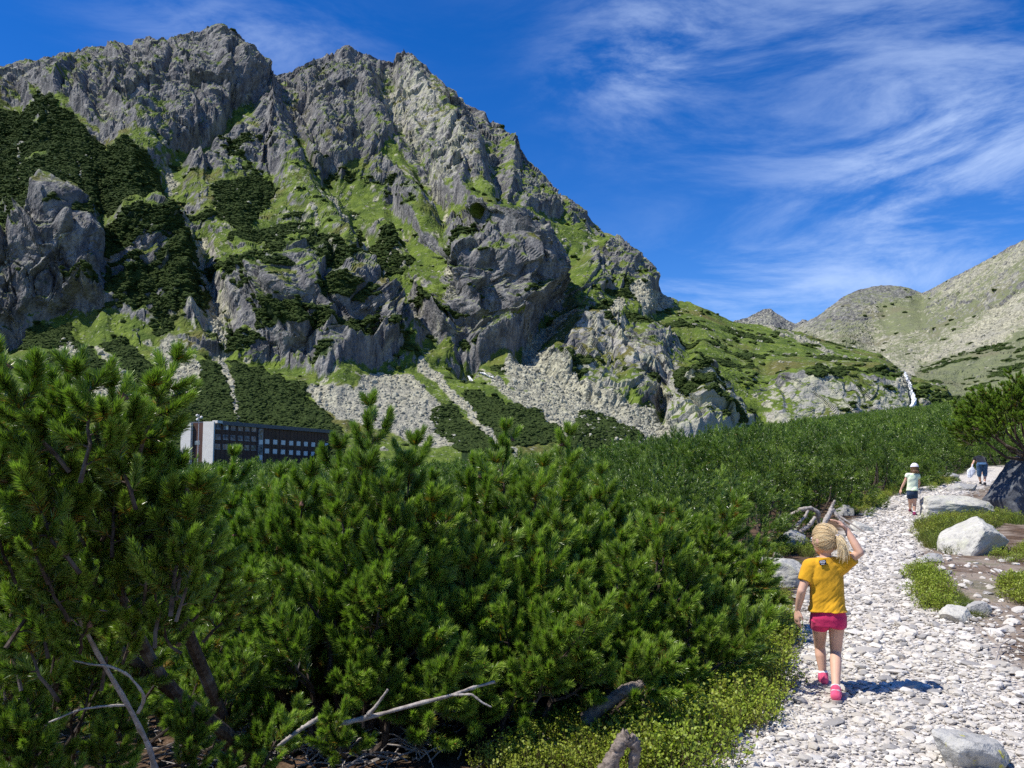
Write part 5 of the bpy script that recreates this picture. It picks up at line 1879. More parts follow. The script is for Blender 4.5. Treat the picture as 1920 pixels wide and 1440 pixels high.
def blade_clump(seed, n=150, r=0.11, h=0.16):
    R = np.random.default_rng(seed)
    B = Build()
    a, q = R.random(n) * 6.28, np.sqrt(R.random(n)) * r
    P = np.stack([np.cos(a) * q, np.sin(a) * q, np.zeros(n)], 1)
    D = np.stack([R.normal(size=n) * 0.35, R.normal(size=n) * 0.35, np.ones(n)], 1)
    D /= np.linalg.norm(D, axis=1)[:, None]
    l = (h * R.uniform(0.5, 1.15, n))[:, None]
    S = np.cross(D, R.normal(size=(n, 3)))
    S /= np.linalg.norm(S, axis=1)[:, None]
    mid = P + D * l * 0.6
    tip = P + D * l + np.stack([D[:, 0], D[:, 1], -0.15 * np.ones(n)], 1) * l * 0.5
    w = 0.0022
    V = np.stack([P - S * w, P + S * w, mid + S * w * 0.8, mid - S * w * 0.8, tip], 1).reshape(-1, 3)
    i = np.arange(n) * 5
    F = np.concatenate([np.stack([i, i + 1, i + 2], 1), np.stack([i, i + 2, i + 3], 1), np.stack([i + 3, i + 2, i + 4], 1)])
    B.add(V, F, 1, np.repeat(R.random(n), 5))
    return B


def leaf_mat(name, lo, hi, alt, tr=0.35):
    M = Mat(name, 0.5, 0.35)
    ti, rd = M.attr('tint'), M.rnd()
    c = M.mix(ti, lo, hi)
    c = M.mix(M.ramp(rd, 0.35, 1.0, 0.0, 0.55, False), c, alt)
    m = M.done(c)
    M.translucent(M.mix(1.0, c, (0.9, 1.0, 0.35), 'MULTIPLY'), tr)
    return m


BILB = leaf_mat('bilberry_leaf', (0.060, 0.115, 0.012), (0.330, 0.420, 0.045), (0.30, 0.29, 0.045))
GRASS = leaf_mat('grass_blade', (0.06, 0.10, 0.015), (0.20, 0.27, 0.045), (0.22, 0.18, 0.06))
STEM = simple_mat('bilberry_stem', (0.12, 0.09, 0.04), 0.9, 0.1, 0.2, 40)
CL = [leaf_clump(k).mesh('clump', [STEM, BILB]) for k in range(4)]
GC = [blade_clump(k).mesh('clump', [STEM, GRASS]) for k in range(3)]


def patch(name, label, cat, poly, n, pool, seed, scale=(0.8, 1.3), group=None, off_path=True, flat=False):
    """plants inside a patch of ground that the photo outlines"""
    G = np.array([hit(*p)[:2] for p in poly])
    lo, hi = G.min(0), G.max(0)
    R = np.random.default_rng(seed)
    c = G.mean(0)
    t = thing(name, (c[0], c[1], float(zg(c[0], c[1]))), label, cat, group)
    k = 0
    for _ in range(n * 12):
        if k >= n:
            break
        p = R.uniform(lo, hi)
        ins = False
        x0, y0 = G[-1]
        for x1, y1 in G:
            if (y1 > p[1]) != (y0 > p[1]) and p[0] < (x0 - x1) * (p[1] - y1) / (y0 - y1) + x1:
                ins = not ins
            x0, y0 = x1, y1
        if not ins:
            continue
        k += 1
        s = R.uniform(*scale)
        z = float(zg(p[0], p[1]))
        o = obj('clump', pool[R.integers(len(pool))], t, (p[0] - c[0], p[1] - c[1], z - t.location[2] - 0.01), (R.normal() * 0.1, R.normal() * 0.1, R.random() * 6.28), (s, s, s * R.uniform(0.85, 1.2)))
    return t


patch('bilberry_patch', 'bright green bilberry patch along the left edge of the path', 'bilberry', [(1215, 1230), (1300, 1195), (1400, 1195), (1485, 1200), (1490, 1230), (1462, 1285), (1425, 1340), (1380, 1400), (1345, 1450), (1180, 1470), (1180, 1330)], 250, CL, 1, (0.85, 1.5))
patch('bilberry_patch', 'bilberry under the pines below the bent log', 'bilberry', [(1000, 1380), (1180, 1340), (1200, 1470), (900, 1470)], 60, CL, 2, (0.7, 1.2))
patch('bilberry_patch', 'narrow green bilberry strip between the path and the brown soil', 'bilberry', [(1712, 1072), (1735, 1065), (1765, 1110), (1786, 1158), (1750, 1162), (1722, 1120)], 46, CL, 3, (0.8, 1.2))
patch('bilberry_patch', 'bilberry tuft at the right edge over the brown soil', 'bilberry', [(1890, 1100), (1940, 1090), (1960, 1140), (1900, 1145)], 26, CL, 4, (0.9, 1.3))
patch('bilberry_patch', 'bilberry below the smooth whitish boulder', 'bilberry', [(1868, 1035), (1930, 1020), (1960, 1052), (1880, 1062)], 34, CL, 5, (0.6, 1.0))
patch('bilberry_patch', 'bilberry round the root tangle and the path bend', 'bilberry', [(1575, 965), (1640, 930), (1680, 915), (1660, 945), (1620, 968)], 60, CL, 6, (0.9, 1.4))
patch('bilberry_patch', 'bilberry by the feet of the left pines near the flat boulder', 'bilberry', [(1380, 1080), (1440, 1100), (1470, 1150), (1490, 1195), (1400, 1190)], 60, CL, 7, (0.8, 1.2))
patch('bilberry_patch', 'yellowish tufts between the smaller girl and the bending hiker', 'bilberry', [(1735, 905), (1770, 895), (1800, 905), (1750, 918)], 30, CL, 8, (1.0, 1.6))
patch('grass_patch', 'grassy tongue left of the smooth whitish boulder', 'grass', [(1728, 985), (1800, 975), (1870, 985), (1800, 1040), (1745, 1030), (1725, 1010)], 150, GC + CL[:1], 9, (0.9, 1.5))
patch('grass_patch', 'grass in front of the long low boulder', 'grass', [(1750, 965), (1870, 968), (1930, 985), (1860, 985), (1760, 980)], 90, GC + CL[:1], 10, (0.9, 1.4))
patch('grass_patch', 'dry thin grass behind the white wedge-shaped rock', 'grass', [(1770, 1110), (1810, 1120), (1830, 1165), (1785, 1165)], 30, GC, 11, (0.5, 0.8))
patch('grass_patch', 'thin grass between roots and pale stones', 'grass', [(1420, 1030), (1480, 1015), (1530, 1040), (1450, 1052)], 46, GC + CL, 12, (0.8, 1.2))

# --- the pine that leans over the tall dark boulder
x, y, z = P_at(1880, 19.2)
near_pine(301, (x + 0.75, y - 0.35, z + 1.30), 1.55, 1.0, 1.55, 150, 'big pine over the tall dark boulder at the right edge', scale=(0.9, 1.25), floor=-0.15, lean=(-0.40, -0.1))

# ------------------------------------------------------------------ the three walkers
def capsule(p0, p1, r0, r1, sides=14, flat=None):
    """closed tapering capsule from p0 to p1; flat = (axis, factor) squashes its section"""
    p0, p1 = np.asarray(p0, float), np.asarray(p1, float)
    ax = p1 - p0
    L = np.linalg.norm(ax)
    t = ax / (L + 1e-9)
    rings, rad = [], []
    for a in np.linspace(-90, 0, 5)[1:]:
        rings.append(p0 + t * r0 * math.sin(math.radians(a))); rad.append(r0 * math.cos(math.radians(a)))
    for k in (0.33, 0.67):
        rings.append(p0 + ax * k); rad.append(r0 + (r1 - r0) * k)
    for a in np.linspace(0, 90, 5)[:-1]:
        rings.append(p1 + t * r1 * math.sin(math.radians(a))); rad.append(r1 * math.cos(math.radians(a)))
    ref = np.array([0.0, 1.0, 0.0]) if abs(t[1]) < 0.85 else np.array([1.0, 0, 0])
    x = np.cross(t, ref); x /= np.linalg.norm(x)
    y = np.cross(t, x)
    a = np.linspace(0, 2 * np.pi, sides, endpoint=False)
    V = np.concatenate([c + r * (np.cos(a)[:, None] * x + np.sin(a)[:, None] * y) for c, r in zip(rings, rad)])
    if flat is not None:
        d = np.asarray(flat[0], float)
        d = d / np.linalg.norm(d)
        mid = (p0 + p1) / 2
        c0 = (V - p0) @ t
        line = p0 + np.clip(c0, -r0, L + r1)[:, None] * t
        off = V - line
        V = V - (off @ d)[:, None] * d * (1 - flat[1])
    n = len(rings)
    i, j = np.arange(n - 1)[:, None] * sides, np.arange(sides)
    k = (j + 1) % sides
    F = np.stack([i + j, i + k, i + sides + k, i + sides + j], -1).reshape(-1, 4)
    F = np.concatenate([F[:, [0, 1, 2]], F[:, [0, 2, 3]]])
    V = np.vstack([V, p0 - t * r0, p1 + t * r1])
    F = np.vstack([F, np.stack([np.full(sides, len(V) - 2), k, j], 1), np.stack([np.full(sides, len(V) - 1), (n - 1) * sides + j, (n - 1) * sides + k], 1)])
    return V, F


def ball(c, r, rot=None, sub=3):
    V, F = ico(sub)
    V = V * np.asarray(r, float)
    if rot is not None:
        V = V @ np.asarray(rot).T
    return V + np.asarray(c, float), F


def loft(rings, sides=28):
    """closed body through (centre, half width, half depth) rings; width runs along a given axis"""
    Vs = []
    a = np.linspace(0, 2 * np.pi, sides, endpoint=False)
    for c, wx, wy, axx, axy in rings:
        ca, sa = np.cos(a), np.sin(a)
        e = 0.82
        Vs.append(np.asarray(c) + wx * (np.sign(ca) * np.abs(ca) ** e)[:, None] * axx + wy * (np.sign(sa) * np.abs(sa) ** e)[:, None] * axy)
    V = np.concatenate(Vs)
    n = len(rings)
    i, j = np.arange(n - 1)[:, None] * sides, np.arange(sides)
    k = (j + 1) % sides
    F = np.stack([i + j, i + k, i + sides + k, i + sides + j], -1).reshape(-1, 4)
    F = np.concatenate([F[:, [0, 1, 2]], F[:, [0, 2, 3]]])
    V = np.vstack([V, rings[0][0], rings[-1][0]])
    F = np.vstack([F, np.stack([np.full(sides, len(V) - 2), k, j], 1), np.stack([np.full(sides, len(V) - 1), (n - 1) * sides + j, (n - 1) * sides + k], 1)])
    return V, F


def fuse(name, parts, voxel, mats, smooth=6, disp=None):
    """join closed shapes into one continuous skin"""
    V, F = join(parts)
    tmp = bpy.data.objects.new('fuse', mesh_np('fuse', V, F))
    scn.collection.objects.link(tmp)
    md = tmp.modifiers.new('r', 'REMESH')
    md.mode, md.voxel_size = 'VOXEL', voxel
    sm = tmp.modifiers.new('s', 'SMOOTH')
    sm.factor, sm.iterations = 0.5, smooth
    dg = bpy.context.evaluated_depsgraph_get()
    me = bpy.data.meshes.new_from_object(tmp.evaluated_get(dg))
    bpy.data.objects.remove(tmp)
    me.name = name
    if disp is not None:
        n = len(me.vertices)
        co, no = np.empty(n * 3, np.float32), np.empty(n * 3, np.float32)
        me.vertices.foreach_get('co', co)
        me.vertices.foreach_get('normal', no)
        co, no = co.reshape(-1, 3).astype(float), no.reshape(-1, 3)
        co = co + no * disp(co)[:, None]
        me.vertices.foreach_set('co', co.astype(np.float32).ravel())
    me.polygons.foreach_set('use_smooth', np.full(len(me.polygons), True))
    me.materials.clear()
    for m in mats:
        me.materials.append(m)
    me.update()
    return me


def unit(v):
    v = np.asarray(v, float)
    return v / (np.linalg.norm(v) + 1e-9)


def cloth(name, col, vary=0.08, rough=0.9):
    M = Mat(name, rough, 0.1)
    M.b.inputs['Sheen Weight'].default_value = 0.15
    n1, n2 = M.noise(14, 3, 0.5), M.noise(500, 2, 0.6)
    c = M.mix(M.ramp(n1, 0.35, 0.65), tuple(x * (1 - vary) for x in col), tuple(min(1, x * (1 + vary)) for x in col))
    return M.done(c, M.bump(n2, 0.15, 0.002))


def skin_mat(name, col):
    M = Mat(name, 0.55, 0.3)
    M.b.inputs['Subsurface Weight'].default_value = 0.0
    M.b.inputs['Subsurface Radius'].default_value = (0.012, 0.005, 0.003)
    n1 = M.noise(9, 3, 0.5)
    return M.done(M.mix(M.ramp(n1, 0.35, 0.65), tuple(x * 0.93 for x in col), tuple(min(1, x * 1.06) for x in col)))


SKIN = skin_mat('skin', (0.60, 0.36, 0.255))
M = Mat('blond_hair', 0.45, 0.4)
ti = M.attr('tint')
HAIR = M.done(M.mix(ti, (0.38, 0.25, 0.12), (0.84, 0.68, 0.42)))
M = Mat('brown_hair', 0.5, 0.35)
HAIR2 = M.done(M.mix(M.attr('tint'), (0.09, 0.045, 0.022), (0.20, 0.11, 0.055)))
YELLOW = cloth('mustard_cotton', (0.64, 0.335, 0.020))
PINK = cloth('raspberry_cotton', (0.55, 0.030, 0.115))
SOCK = cloth('white_sock', (0.80, 0.79, 0.80))
SHOE = cloth('pink_shoe', (0.72, 0.10, 0.20), 0.25)
SOLE = simple_mat('shoe_sole', (0.38, 0.33, 0.30), 0.9, 0.1, 0.2, 60)
BLACKP = simple_mat('label_black', (0.012, 0.010, 0.012), 0.7, 0.2, 0.1, 60)
WHITEP = simple_mat('label_white', (0.70, 0.70, 0.80), 0.7, 0.2, 0.05, 60)
DARKM = simple_mat('pupil_dark', (0.02, 0.015, 0.012), 0.3, 0.5, 0.1, 60)
LIP = simple_mat('lip', (0.50, 0.20, 0.17), 0.5, 0.3, 0.1, 60)
TIE = simple_mat('hair_band', (0.30, 0.28, 0.30), 0.7, 0.2, 0.2, 60)


def hand(wrist, direction, palm_n, size, thumb_side, curl, spread=0.16):
    """palm, four unequal bent fingers and a thumb that leaves the side of the palm"""
    d, n = unit(direction), unit(palm_n)
    n = unit(n - d * (n @ d))
    s = np.cross(d, n) * thumb_side
    pl = size * 0.50
    parts = [capsule(wrist + d * size * 0.02, wrist + d * pl * 0.85, size * 0.17, size * 0.20, flat=(n, 0.55))]
    parts.append(capsule(wrist + d * pl * 0.6 - s * size * 0.10, wrist + d * pl * 0.6 + s * size * 0.12, size * 0.13, size * 0.13, flat=(n, 0.62)))
    for k, (off, ln) in enumerate(((0.155, 0.44), (0.055, 0.50), (-0.050, 0.46), (-0.145, 0.36))):
        b = wrist + d * pl * 0.92 + s * off * size
        f0 = unit(d + s * (off * spread * 4))
        l = ln * size
        a1, a2 = curl * 0.7, curl * 1.5
        d1 = unit(f0 * math.cos(a1) + n * math.sin(a1))
        d2 = unit(f0 * math.cos(a2) + n * math.sin(a2))
        m = b + d1 * l * 0.55
        r = size * 0.056
        parts += [capsule(b - d * size * 0.06, m, r * 1.08, r, 10), capsule(m, m + d2 * l * 0.45, r, r * 0.78, 10)]
    tb = wrist + d * pl * 0.30 + s * size * 0.15
    t1 = unit(d * 0.75 + s * 0.65 + n * 0.25)
    tm = tb + t1 * size * 0.20
    t2 = unit(d * 0.95 + s * 0.22 + n * 0.30)
    parts += [capsule(tb - t1 * size * 0.05, tm, size * 0.075, size * 0.062, 10), capsule(tm, tm + t2 * size * 0.18, size * 0.062, size * 0.048, 10)]
    return parts


def person(label, J, H, mats, voxel, fine=True, sleeve=0.45, shirt_fold=0.006, group=None, hair_fn=None):
    """J: joints in the world. One continuous body; clothes, shoes and hair are parts"""
    b = (J['foot_l'] + J['foot_r']) / 2
    b = np.array([b[0], b[1], min(J['foot_l'][2], J['foot_r'][2])])
    t = thing('person', tuple(b), label, 'person', group)
    j = {k: (v - b if k in ('hip', 'chest', 'neck', 'head', 'hem') or k[:3] in ('sh_', 'el_', 'wr_', 'hp_', 'kn_', 'an_', 'foo') else v) for k, v in J.items()}
    k = H / 1.2
    rt, fw = unit(j['right']), unit(j['fwd'])
    up = np.array([0, 0, 1.0])
    hipc, chest, neck, head = j['hip'], j['chest'], j['neck'], j['head']
    face = unit(j['face'])
    ear = unit(np.cross(face, up))
    hu = np.cross(ear, face)
    hr = np.stack([ear, face, hu], 1)
    spine = unit(chest - hipc)
    tw = unit(j['sh_r'] - j['sh_l'])
    body = []
    # torso
    body.append(loft([(hipc - spine * 0.07 * k, 0.080 * k, 0.068 * k, rt, fw), (hipc, 0.104 * k, 0.082 * k, rt, fw), (hipc + (chest - hipc) * 0.45, 0.090 * k, 0.070 * k, unit(rt + tw), fw), (chest, 0.104 * k, 0.074 * k, tw, fw),
                      (chest + (neck - chest) * 0.55, 0.092 * k, 0.060 * k, tw, fw), (chest + (neck - chest) * 0.85, 0.050 * k, 0.046 * k, tw, fw)]))
    body.append(capsule(chest + (neck - chest) * 0.6, head - hu * 0.04 * k, 0.040 * k, 0.036 * k))
    for s in ('l', 'r'):
        sh, el, wr = j['sh_' + s], j['el_' + s], j['wr_' + s]
        body += [capsule(chest + (neck - chest) * 0.55, sh, 0.044 * k, 0.040 * k), capsule(sh, el, 0.036 * k, 0.027 * k), capsule(el, el + (wr - el) * 0.35, 0.028 * k, 0.0285 * k), capsule(el + (wr - el) * 0.35, wr, 0.0285 * k, 0.019 * k)]
        hp, kn, an = j['hp_' + s], j['kn_' + s], j['an_' + s]
        body += [capsule(hp, kn, 0.058 * k, 0.037 * k), capsule(kn, kn + (an - kn) * 0.3 - fw * 0.008 * k, 0.036 * k, 0.038 * k), capsule(kn + (an - kn) * 0.3 - fw * 0.008 * k, an, 0.038 * k, 0.023 * k)]
        body += [capsule(an, an + j['toe_' + s] * 0.05 * k - up * 0.025 * k, 0.026 * k, 0.026 * k)]
        if fine:
            body += hand(wr, j['hd_' + s], j['pn_' + s], 0.135 * k, j['ts_' + s], j['cu_' + s])
        else:
            body += hand(wr, j['hd_' + s], j['pn_' + s], 0.145 * k, j['ts_' + s], 0.5)
    # head with a face
    body.append(ball(head, np.array([0.072, 0.088, 0.100]) * k, hr, 4))
    body.append(ball(head + face * 0.022 * k - hu * 0.050 * k, np.array([0.052, 0.058, 0.058]) * k, hr))
    body.append(capsule(head + face * 0.078 * k + hu * 0.002 * k, head + face * 0.096 * k - hu * 0.024 * k, 0.009 * k, 0.013 * k, 10))
    for s in (-1, 1):
        body.append(ball(head + ear * s * 0.073 * k - hu * 0.006 * k - face * 0.004 * k, np.array([0.010, 0.017, 0.026]) * k, hr, 2))
    bm_ = fuse('body', body, voxel, [mats['skin']], 5)
    o_body = obj('body', bm_, t)
    for s in (-1, 1):
        e = ball(head + face * 0.079 * k + ear * s * 0.030 * k + hu * 0.010 * k, np.array([0.011, 0.006, 0.008]) * k, hr, 2)
        ey = obj('eye', mesh_np('eye', *e, [WHITEP], smooth=True), o_body)
        obj('pupil', mesh_np('pupil', *ball(head + face * 0.084 * k + ear * s * 0.030 * k + hu * 0.010 * k, np.array([0.005, 0.003, 0.005]) * k, hr, 2), [DARKM], smooth=True), o_body)
    obj('mouth', mesh_np('mouth', *ball(head + face * 0.078 * k - hu * 0.052 * k, np.array([0.019, 0.005, 0.0055]) * k, hr, 2), [LIP], smooth=True), o_body)
    # shirt
    hem = j['hem']
    fl = 1.0
    sp = [loft([(hem, 0.132 * k, 0.110 * k, rt, fw), (hem + (hipc - hem) * 0.6 + spine * 0.01, 0.129 * k, 0.107 * k, rt, fw), (hipc + (chest - hipc) * 0.35, 0.112 * k, 0.088 * k, unit(rt * 1.3 + tw), fw), (hipc + (chest - hipc) * 0.7, 0.113 * k, 0.086 * k, unit(rt + tw * 1.3), fw),
                (chest, 0.118 * k, 0.086 * k, tw, fw), (chest + (neck - chest) * 0.5, 0.108 * k, 0.073 * k, tw, fw), (chest + (neck - chest) * 0.86, 0.060 * k, 0.056 * k, tw, fw)], 32)]
    for s in ('l', 'r'):
        sh, el = j['sh_' + s], j['el_' + s]
        e = sh + (el - sh) * sleeve
        sp += [capsule(chest + (neck - chest) * 0.50, sh, 0.056 * k, 0.052 * k), capsule(chest, sh - up * 0.012 * k, 0.060 * k, 0.050 * k)]
        if sleeve > 0.05:
            ax = unit(el - sh)
            pv = unit(np.cross(ax, fw))
            qv = np.cross(ax, pv)
            sp.append(loft([(sh - ax * 0.03 * k, 0.044 * k, 0.044 * k, pv, qv), (sh + ax * 0.02 * k, 0.052 * k, 0.050 * k, pv, qv), (e, 0.050 * k, 0.048 * k, pv, qv)], 20))

    def folds(co):
        q = co.copy() / k
        d = q @ np.stack([tw * 0.75 + up * 0.66, fw, up * 0.75 - tw * 0.66], 1)
        w = fbm(d * np.array([4.5, 6, 22]) + 3, 3)
        low = sstep(chest[2] / k, hem[2] / k, q[:, 2])
        return (shirt_fold * k) * (w * (0.45 + 0.9 * low)) + 0.004 * k * fbm(q * 9 + 5, 2)
    shirt = obj('shirt', fuse('shirt', sp, voxel * 1.15, [mats['shirt']], 4, folds), t)
    # shorts or trousers
    lp = [loft([(hipc - spine * 0.085 * k, 0.100 * k, 0.086 * k, rt, fw), (hipc - spine * 0.03 * k, 0.117 * k, 0.096 * k, rt, fw), (hipc + spine * 0.05 * k, 0.106 * k, 0.084 * k, rt, fw)])]
    for s in ('l', 'r'):
        hp, kn, an = j['hp_' + s], j['kn_' + s], j['an_' + s]
        cut = j['cut']
        if cut <= 1:
            e = hp + (kn - hp) * cut
            ax = unit(kn - hp)
            pv = unit(np.cross(ax, fw)); qv = np.cross(ax, pv)
            lp.append(loft([(hp - ax * 0.03 * k, 0.064 * k, 0.070 * k, pv, qv), (hp + ax * 0.015 * k, 0.066 * k, 0.072 * k, pv, qv), (e, 0.069 * k, 0.073 * k, pv, qv)], 22))
        else:
            e = kn + (an - kn) * (cut - 1)
            lp += [capsule(hp, kn, 0.075 * k, 0.058 * k), capsule(kn, e, 0.058 * k, 0.050 * k)]
    obj('shorts' if j['cut'] <= 1 else 'trousers', fuse('shorts', lp, voxel * 1.15, [mats['legs']], 4, lambda co: 0.004 * k * fbm(co / k * np.array([14, 14, 20]) + 8, 3)), t)
    for s in ('l', 'r'):
        an, kn, toe = j['an_' + s], j['kn_' + s], unit(j['toe_' + s])
        sx_ = unit(np.cross(toe, up))
        tu = np.cross(sx_, toe)
        ft = j['foot_' + s]
        heel = an - tu * 0.045 * k - toe * 0.018 * k
        shp = [capsule(heel + tu * 0.012 * k, heel + toe * 0.06 * k + tu * 0.016 * k, 0.035 * k, 0.037 * k), capsule(heel + toe * 0.05 * k + tu * 0.010 * k, heel + toe * 0.145 * k + tu * 0.002 * k, 0.034 * k, 0.031 * k, flat=(tu, 0.8)), capsule(heel + tu * 0.01 * k, an + tu * 0.006 * k, 0.034 * k, 0.034 * k)]
        sho = obj('shoe', fuse('shoe', shp, max(0.004, voxel), [mats['shoe']], 3), t)
        V, F = loft([(heel + toe * 0.055 * k - tu * 0.034 * k, 0.039 * k, 0.108 * k, sx_, toe), (heel + toe * 0.055 * k - tu * 0.012 * k, 0.042 * k, 0.112 * k, sx_, toe)], 20)
        obj('sole', mesh_np('sole', V, F, [SOLE]), sho)
        if fine:
            la = sx_ * 0.024 * k
            for q in (0.045, 0.065, 0.085):
                c = heel + toe * q * k + tu * (0.052 - q * 0.10) * k
                obj('lace', mesh_np('lace', *capsule(c - la * 0.7, c + la * 0.7, 0.003 * k, 0.003 * k, 6), [SOCK]), sho)
        ax = unit(kn - an)
        pv = unit(np.cross(ax, fw)); qv = np.cross(ax, pv)
        obj('sock', mesh_np('sock', *loft([(an - ax * 0.02 * k, 0.031 * k, 0.032 * k, pv, qv), (an + ax * 0.012 * k, 0.0305 * k, 0.031 * k, pv, qv), (an + ax * 0.026 * k, 0.032 * k, 0.032 * k, pv, qv)], 18), [SOCK], smooth=True), t)
    return t, j, dict(head=head, face=face, ear=ear, hu=hu, hr=hr, k=k, b=b, shirt=shirt)


def hair_cap(t, I, tie, mat, n=420, tail=None, seed=1, low=-0.05, r=1.0):
    """strands combed over the skull towards one point, and a tail that hangs from it"""
    R = np.random.default_rng(seed)
    head, face, ear, hu, k = I['head'], I['face'], I['ear'], I['hu'], I['k']
    rad = np.array([0.077, 0.093, 0.105]) * k * r
    td = unit(tie)
    tied = unit(np.array([td @ ear, td @ face, td @ hu]) / rad)
    B = Build()
    cap_v, cap_f = ico(4)
    keepv = cap_v
    # under-layer: the covered part of the skull as a thin closed shell
    V = cap_v * (rad - 0.004 * k)
    m = (cap_v[:, 1] < 0.45 + 0.35 * cap_v[:, 2]) & (cap_v[:, 2] > -0.50 + 0.55 * np.maximum(cap_v[:, 1], -0.1))
    fm = m[cap_f].all(1)
    B.add(head + V @ I['hr'].T, cap_f[fm], 0, 0.25)
    for q in range(n):
        for _ in range(40):
            d = unit(R.normal(size=3))
            if d[1] < 0.50 + 0.40 * d[2] and d[2] > -0.58 + 0.5 * max(d[1], -0.2):
                break
        if tail is None:
            e = unit(d * np.array([1, 1, 0]) * 0.9 + np.array([0, -0.35, -0.62]))
        else:
            e = tied
        ts = np.linspace(0, 1, 8)
        om = math.acos(np.clip(d @ e, -0.999, 0.999))
        pts = np.array([(math.sin((1 - s) * om) * d + math.sin(s * om) * e) / math.sin(om) for s in ts])
        lift = 1.0 + 0.02 * R.random() + (0.03 if q % 9 else 0.16) * np.sin(ts * np.pi) * R.random() * np.ones(8)
        P = head + (pts * rad * lift[:, None] if hasattr(lift, '__len__') else pts * rad) @ I['hr'].T
        V, F = tube(P, np.linspace(0.0024, 0.0017, 8) * k * (R.uniform(0.6, 1.2) if q % 9 else 0.5), 4, False)
        B.add(V, F, 0, np.clip(0.62 + 0.25 * R.normal() - 0.35 * (d[2] < -0.15), 0, 1))
    if tail is not None:
        p0 = head + (tied * rad * 1.04) @ I['hr'].T
        for q in range(260):
            a = R.normal(size=3) * 0.007 * k
            e = tail * R.uniform(0.8, 1.12) + R.normal(size=3) * 0.016 * k
            P = np.array([p0 + a * 0.5, p0 + a + td * 0.022 * k + e * 0.12, p0 + a * 1.6 + td * 0.028 * k + e * 0.45, p0 + a * 1.5 + td * 0.016 * k + e * 0.8, p0 + a + e])
            V, F = tube(smooth_line(P, 10), np.linspace(0.0020, 0.0008, 10) * k, 4, False)
            B.add(V, F, 0, np.clip(0.75 + 0.22 * R.normal(), 0, 1))
        tb = capsule(p0 - td * 0.002 * k, p0 + td * 0.012 * k, 0.013 * k, 0.013 * k, 12)
        h = obj('hair', B.mesh('hair', [mat]), t)
        obj('hair_band', mesh_np('hair_band', *tb, [TIE], smooth=True), h)
    else:
        for q in range(90):
            a = R.uniform(-2.2, 2.2)
            d = np.array([math.sin(a), -math.cos(a) * 0.9, -0.35])
            p0 = head + (unit(d) * rad * 1.0) @ I['hr'].T
            e = p0 + np.array([0, 0, -0.075 * k]) + (unit(d * np.array([1, 1, 0])) * 0.012 * k) @ I['hr'].T + R.normal(size=3) * 0.006 * k
            B.add(*tube(smooth_line([p0, (p0 + e) / 2 + (unit(d) * 0.01 * k) @ I['hr'].T, e], 6), np.linspace(0.006, 0.003, 6) * k, 4, False), 0, np.clip(0.5 + 0.25 * R.normal(), 0, 1))
        h = obj('hair', B.mesh('hair', [mat]), t)
    return h


def PX(u, v, d):
    return np.array(px_point(u, v, d))


# the girl in yellow
zf_r = hit(1566, 1318)
zf_l = hit(1540, 1287)
D0 = depth_of(zf_r)
DL = depth_of(zf_l)
DT = D0 + 0.20
rt = unit([0.93, -0.36, 0]); fw = unit([0.36, 0.93, 0])
J = dict(right=rt, fwd=fw, hip=PX(1553, 1150, DT), chest=PX(1549, 1082, DT + 0.02), neck=PX(1548, 1038, DT + 0.03), head=PX(1546, 1012, DT + 0.05), face=unit([-0.50, 0.86, -0.06]), hem=PX(1552, 1146, DT),
         sh_l=PX(1518, 1062, DT + 0.02), el_l=PX(1503, 1108, DT - 0.02), wr_l=PX(1496, 1142, DT + 0.04), hd_l=unit([-0.10, 0.10, -1]), pn_l=unit([1, 0.35, 0]), ts_l=1, cu_l=0.35,
         sh_r=PX(1582, 1057, DT + 0.02), el_r=PX(1612, 1036, DT - 0.04), wr_r=PX(1588, 994, DT + 0.03), hd_r=unit([-0.62, 0.25, 0.70]), pn_r=unit([-0.7, 0.1, -0.6]), ts_r=1, cu_r=0.45,
         hp_l=PX(1537, 1160, DT + 0.02), kn_l=PX(1537, 1212, DT + 0.17), an_l=zf_l + np.array([0.005, -0.03, 0.085]), toe_l=unit([0.30, 0.95, -0.05]),
         hp_r=PX(1569, 1160, DT - 0.01), kn_r=PX(1567, 1222, DT + 0.03), an_r=zf_r + np.array([0.0, -0.02, 0.09]), toe_r=unit([0.38, 0.92, -0.10]),
         foot_l=zf_l, foot_r=zf_r, cut=0.20)
girl, j, I = person('girl in mustard yellow t-shirt and raspberry shorts, right arm raised', J, 1.22, dict(skin=SKIN, shirt=YELLOW, legs=PINK, shoe=SHOE), 0.0042, True, 0.62, 0.011)
hair_cap(girl, I, unit(I['face'] * -0.95 + np.array([0.10, -0.05, 0.25])), HAIR, 1300, np.array([0.035, -0.03, -0.135]), 3)
# the small black label on the back of the shirt: lettering band and a thin second line
sv = np.array([v.co[:] for v in I['shirt'].data.vertices]) + I['b']
ru = 960 + F_PX * (sv[:, 0]) / (sv[:, 1] * math.cos(PITCH) + (sv[:, 2] - CAM_Z) * math.sin(PITCH))
dep = sv[:, 1] * math.cos(PITCH) + (sv[:, 2] - CAM_Z) * math.sin(PITCH)
rv = 720 - F_PX * (-(sv[:, 1]) * math.sin(PITCH) + (sv[:, 2] - CAM_Z) * math.cos(PITCH)) / dep


def on_back(u, v, lift):
    q = (ru - u) ** 2 + (rv - v) ** 2
    near = np.where(q < 36)[0]
    d = dep[near].min() if len(near) else DT - 0.1
    return d - lift


corn = np.array([[1534.5, 1050.5], [1549, 1048.3], [1551.2, 1059.3], [1536.6, 1061]])


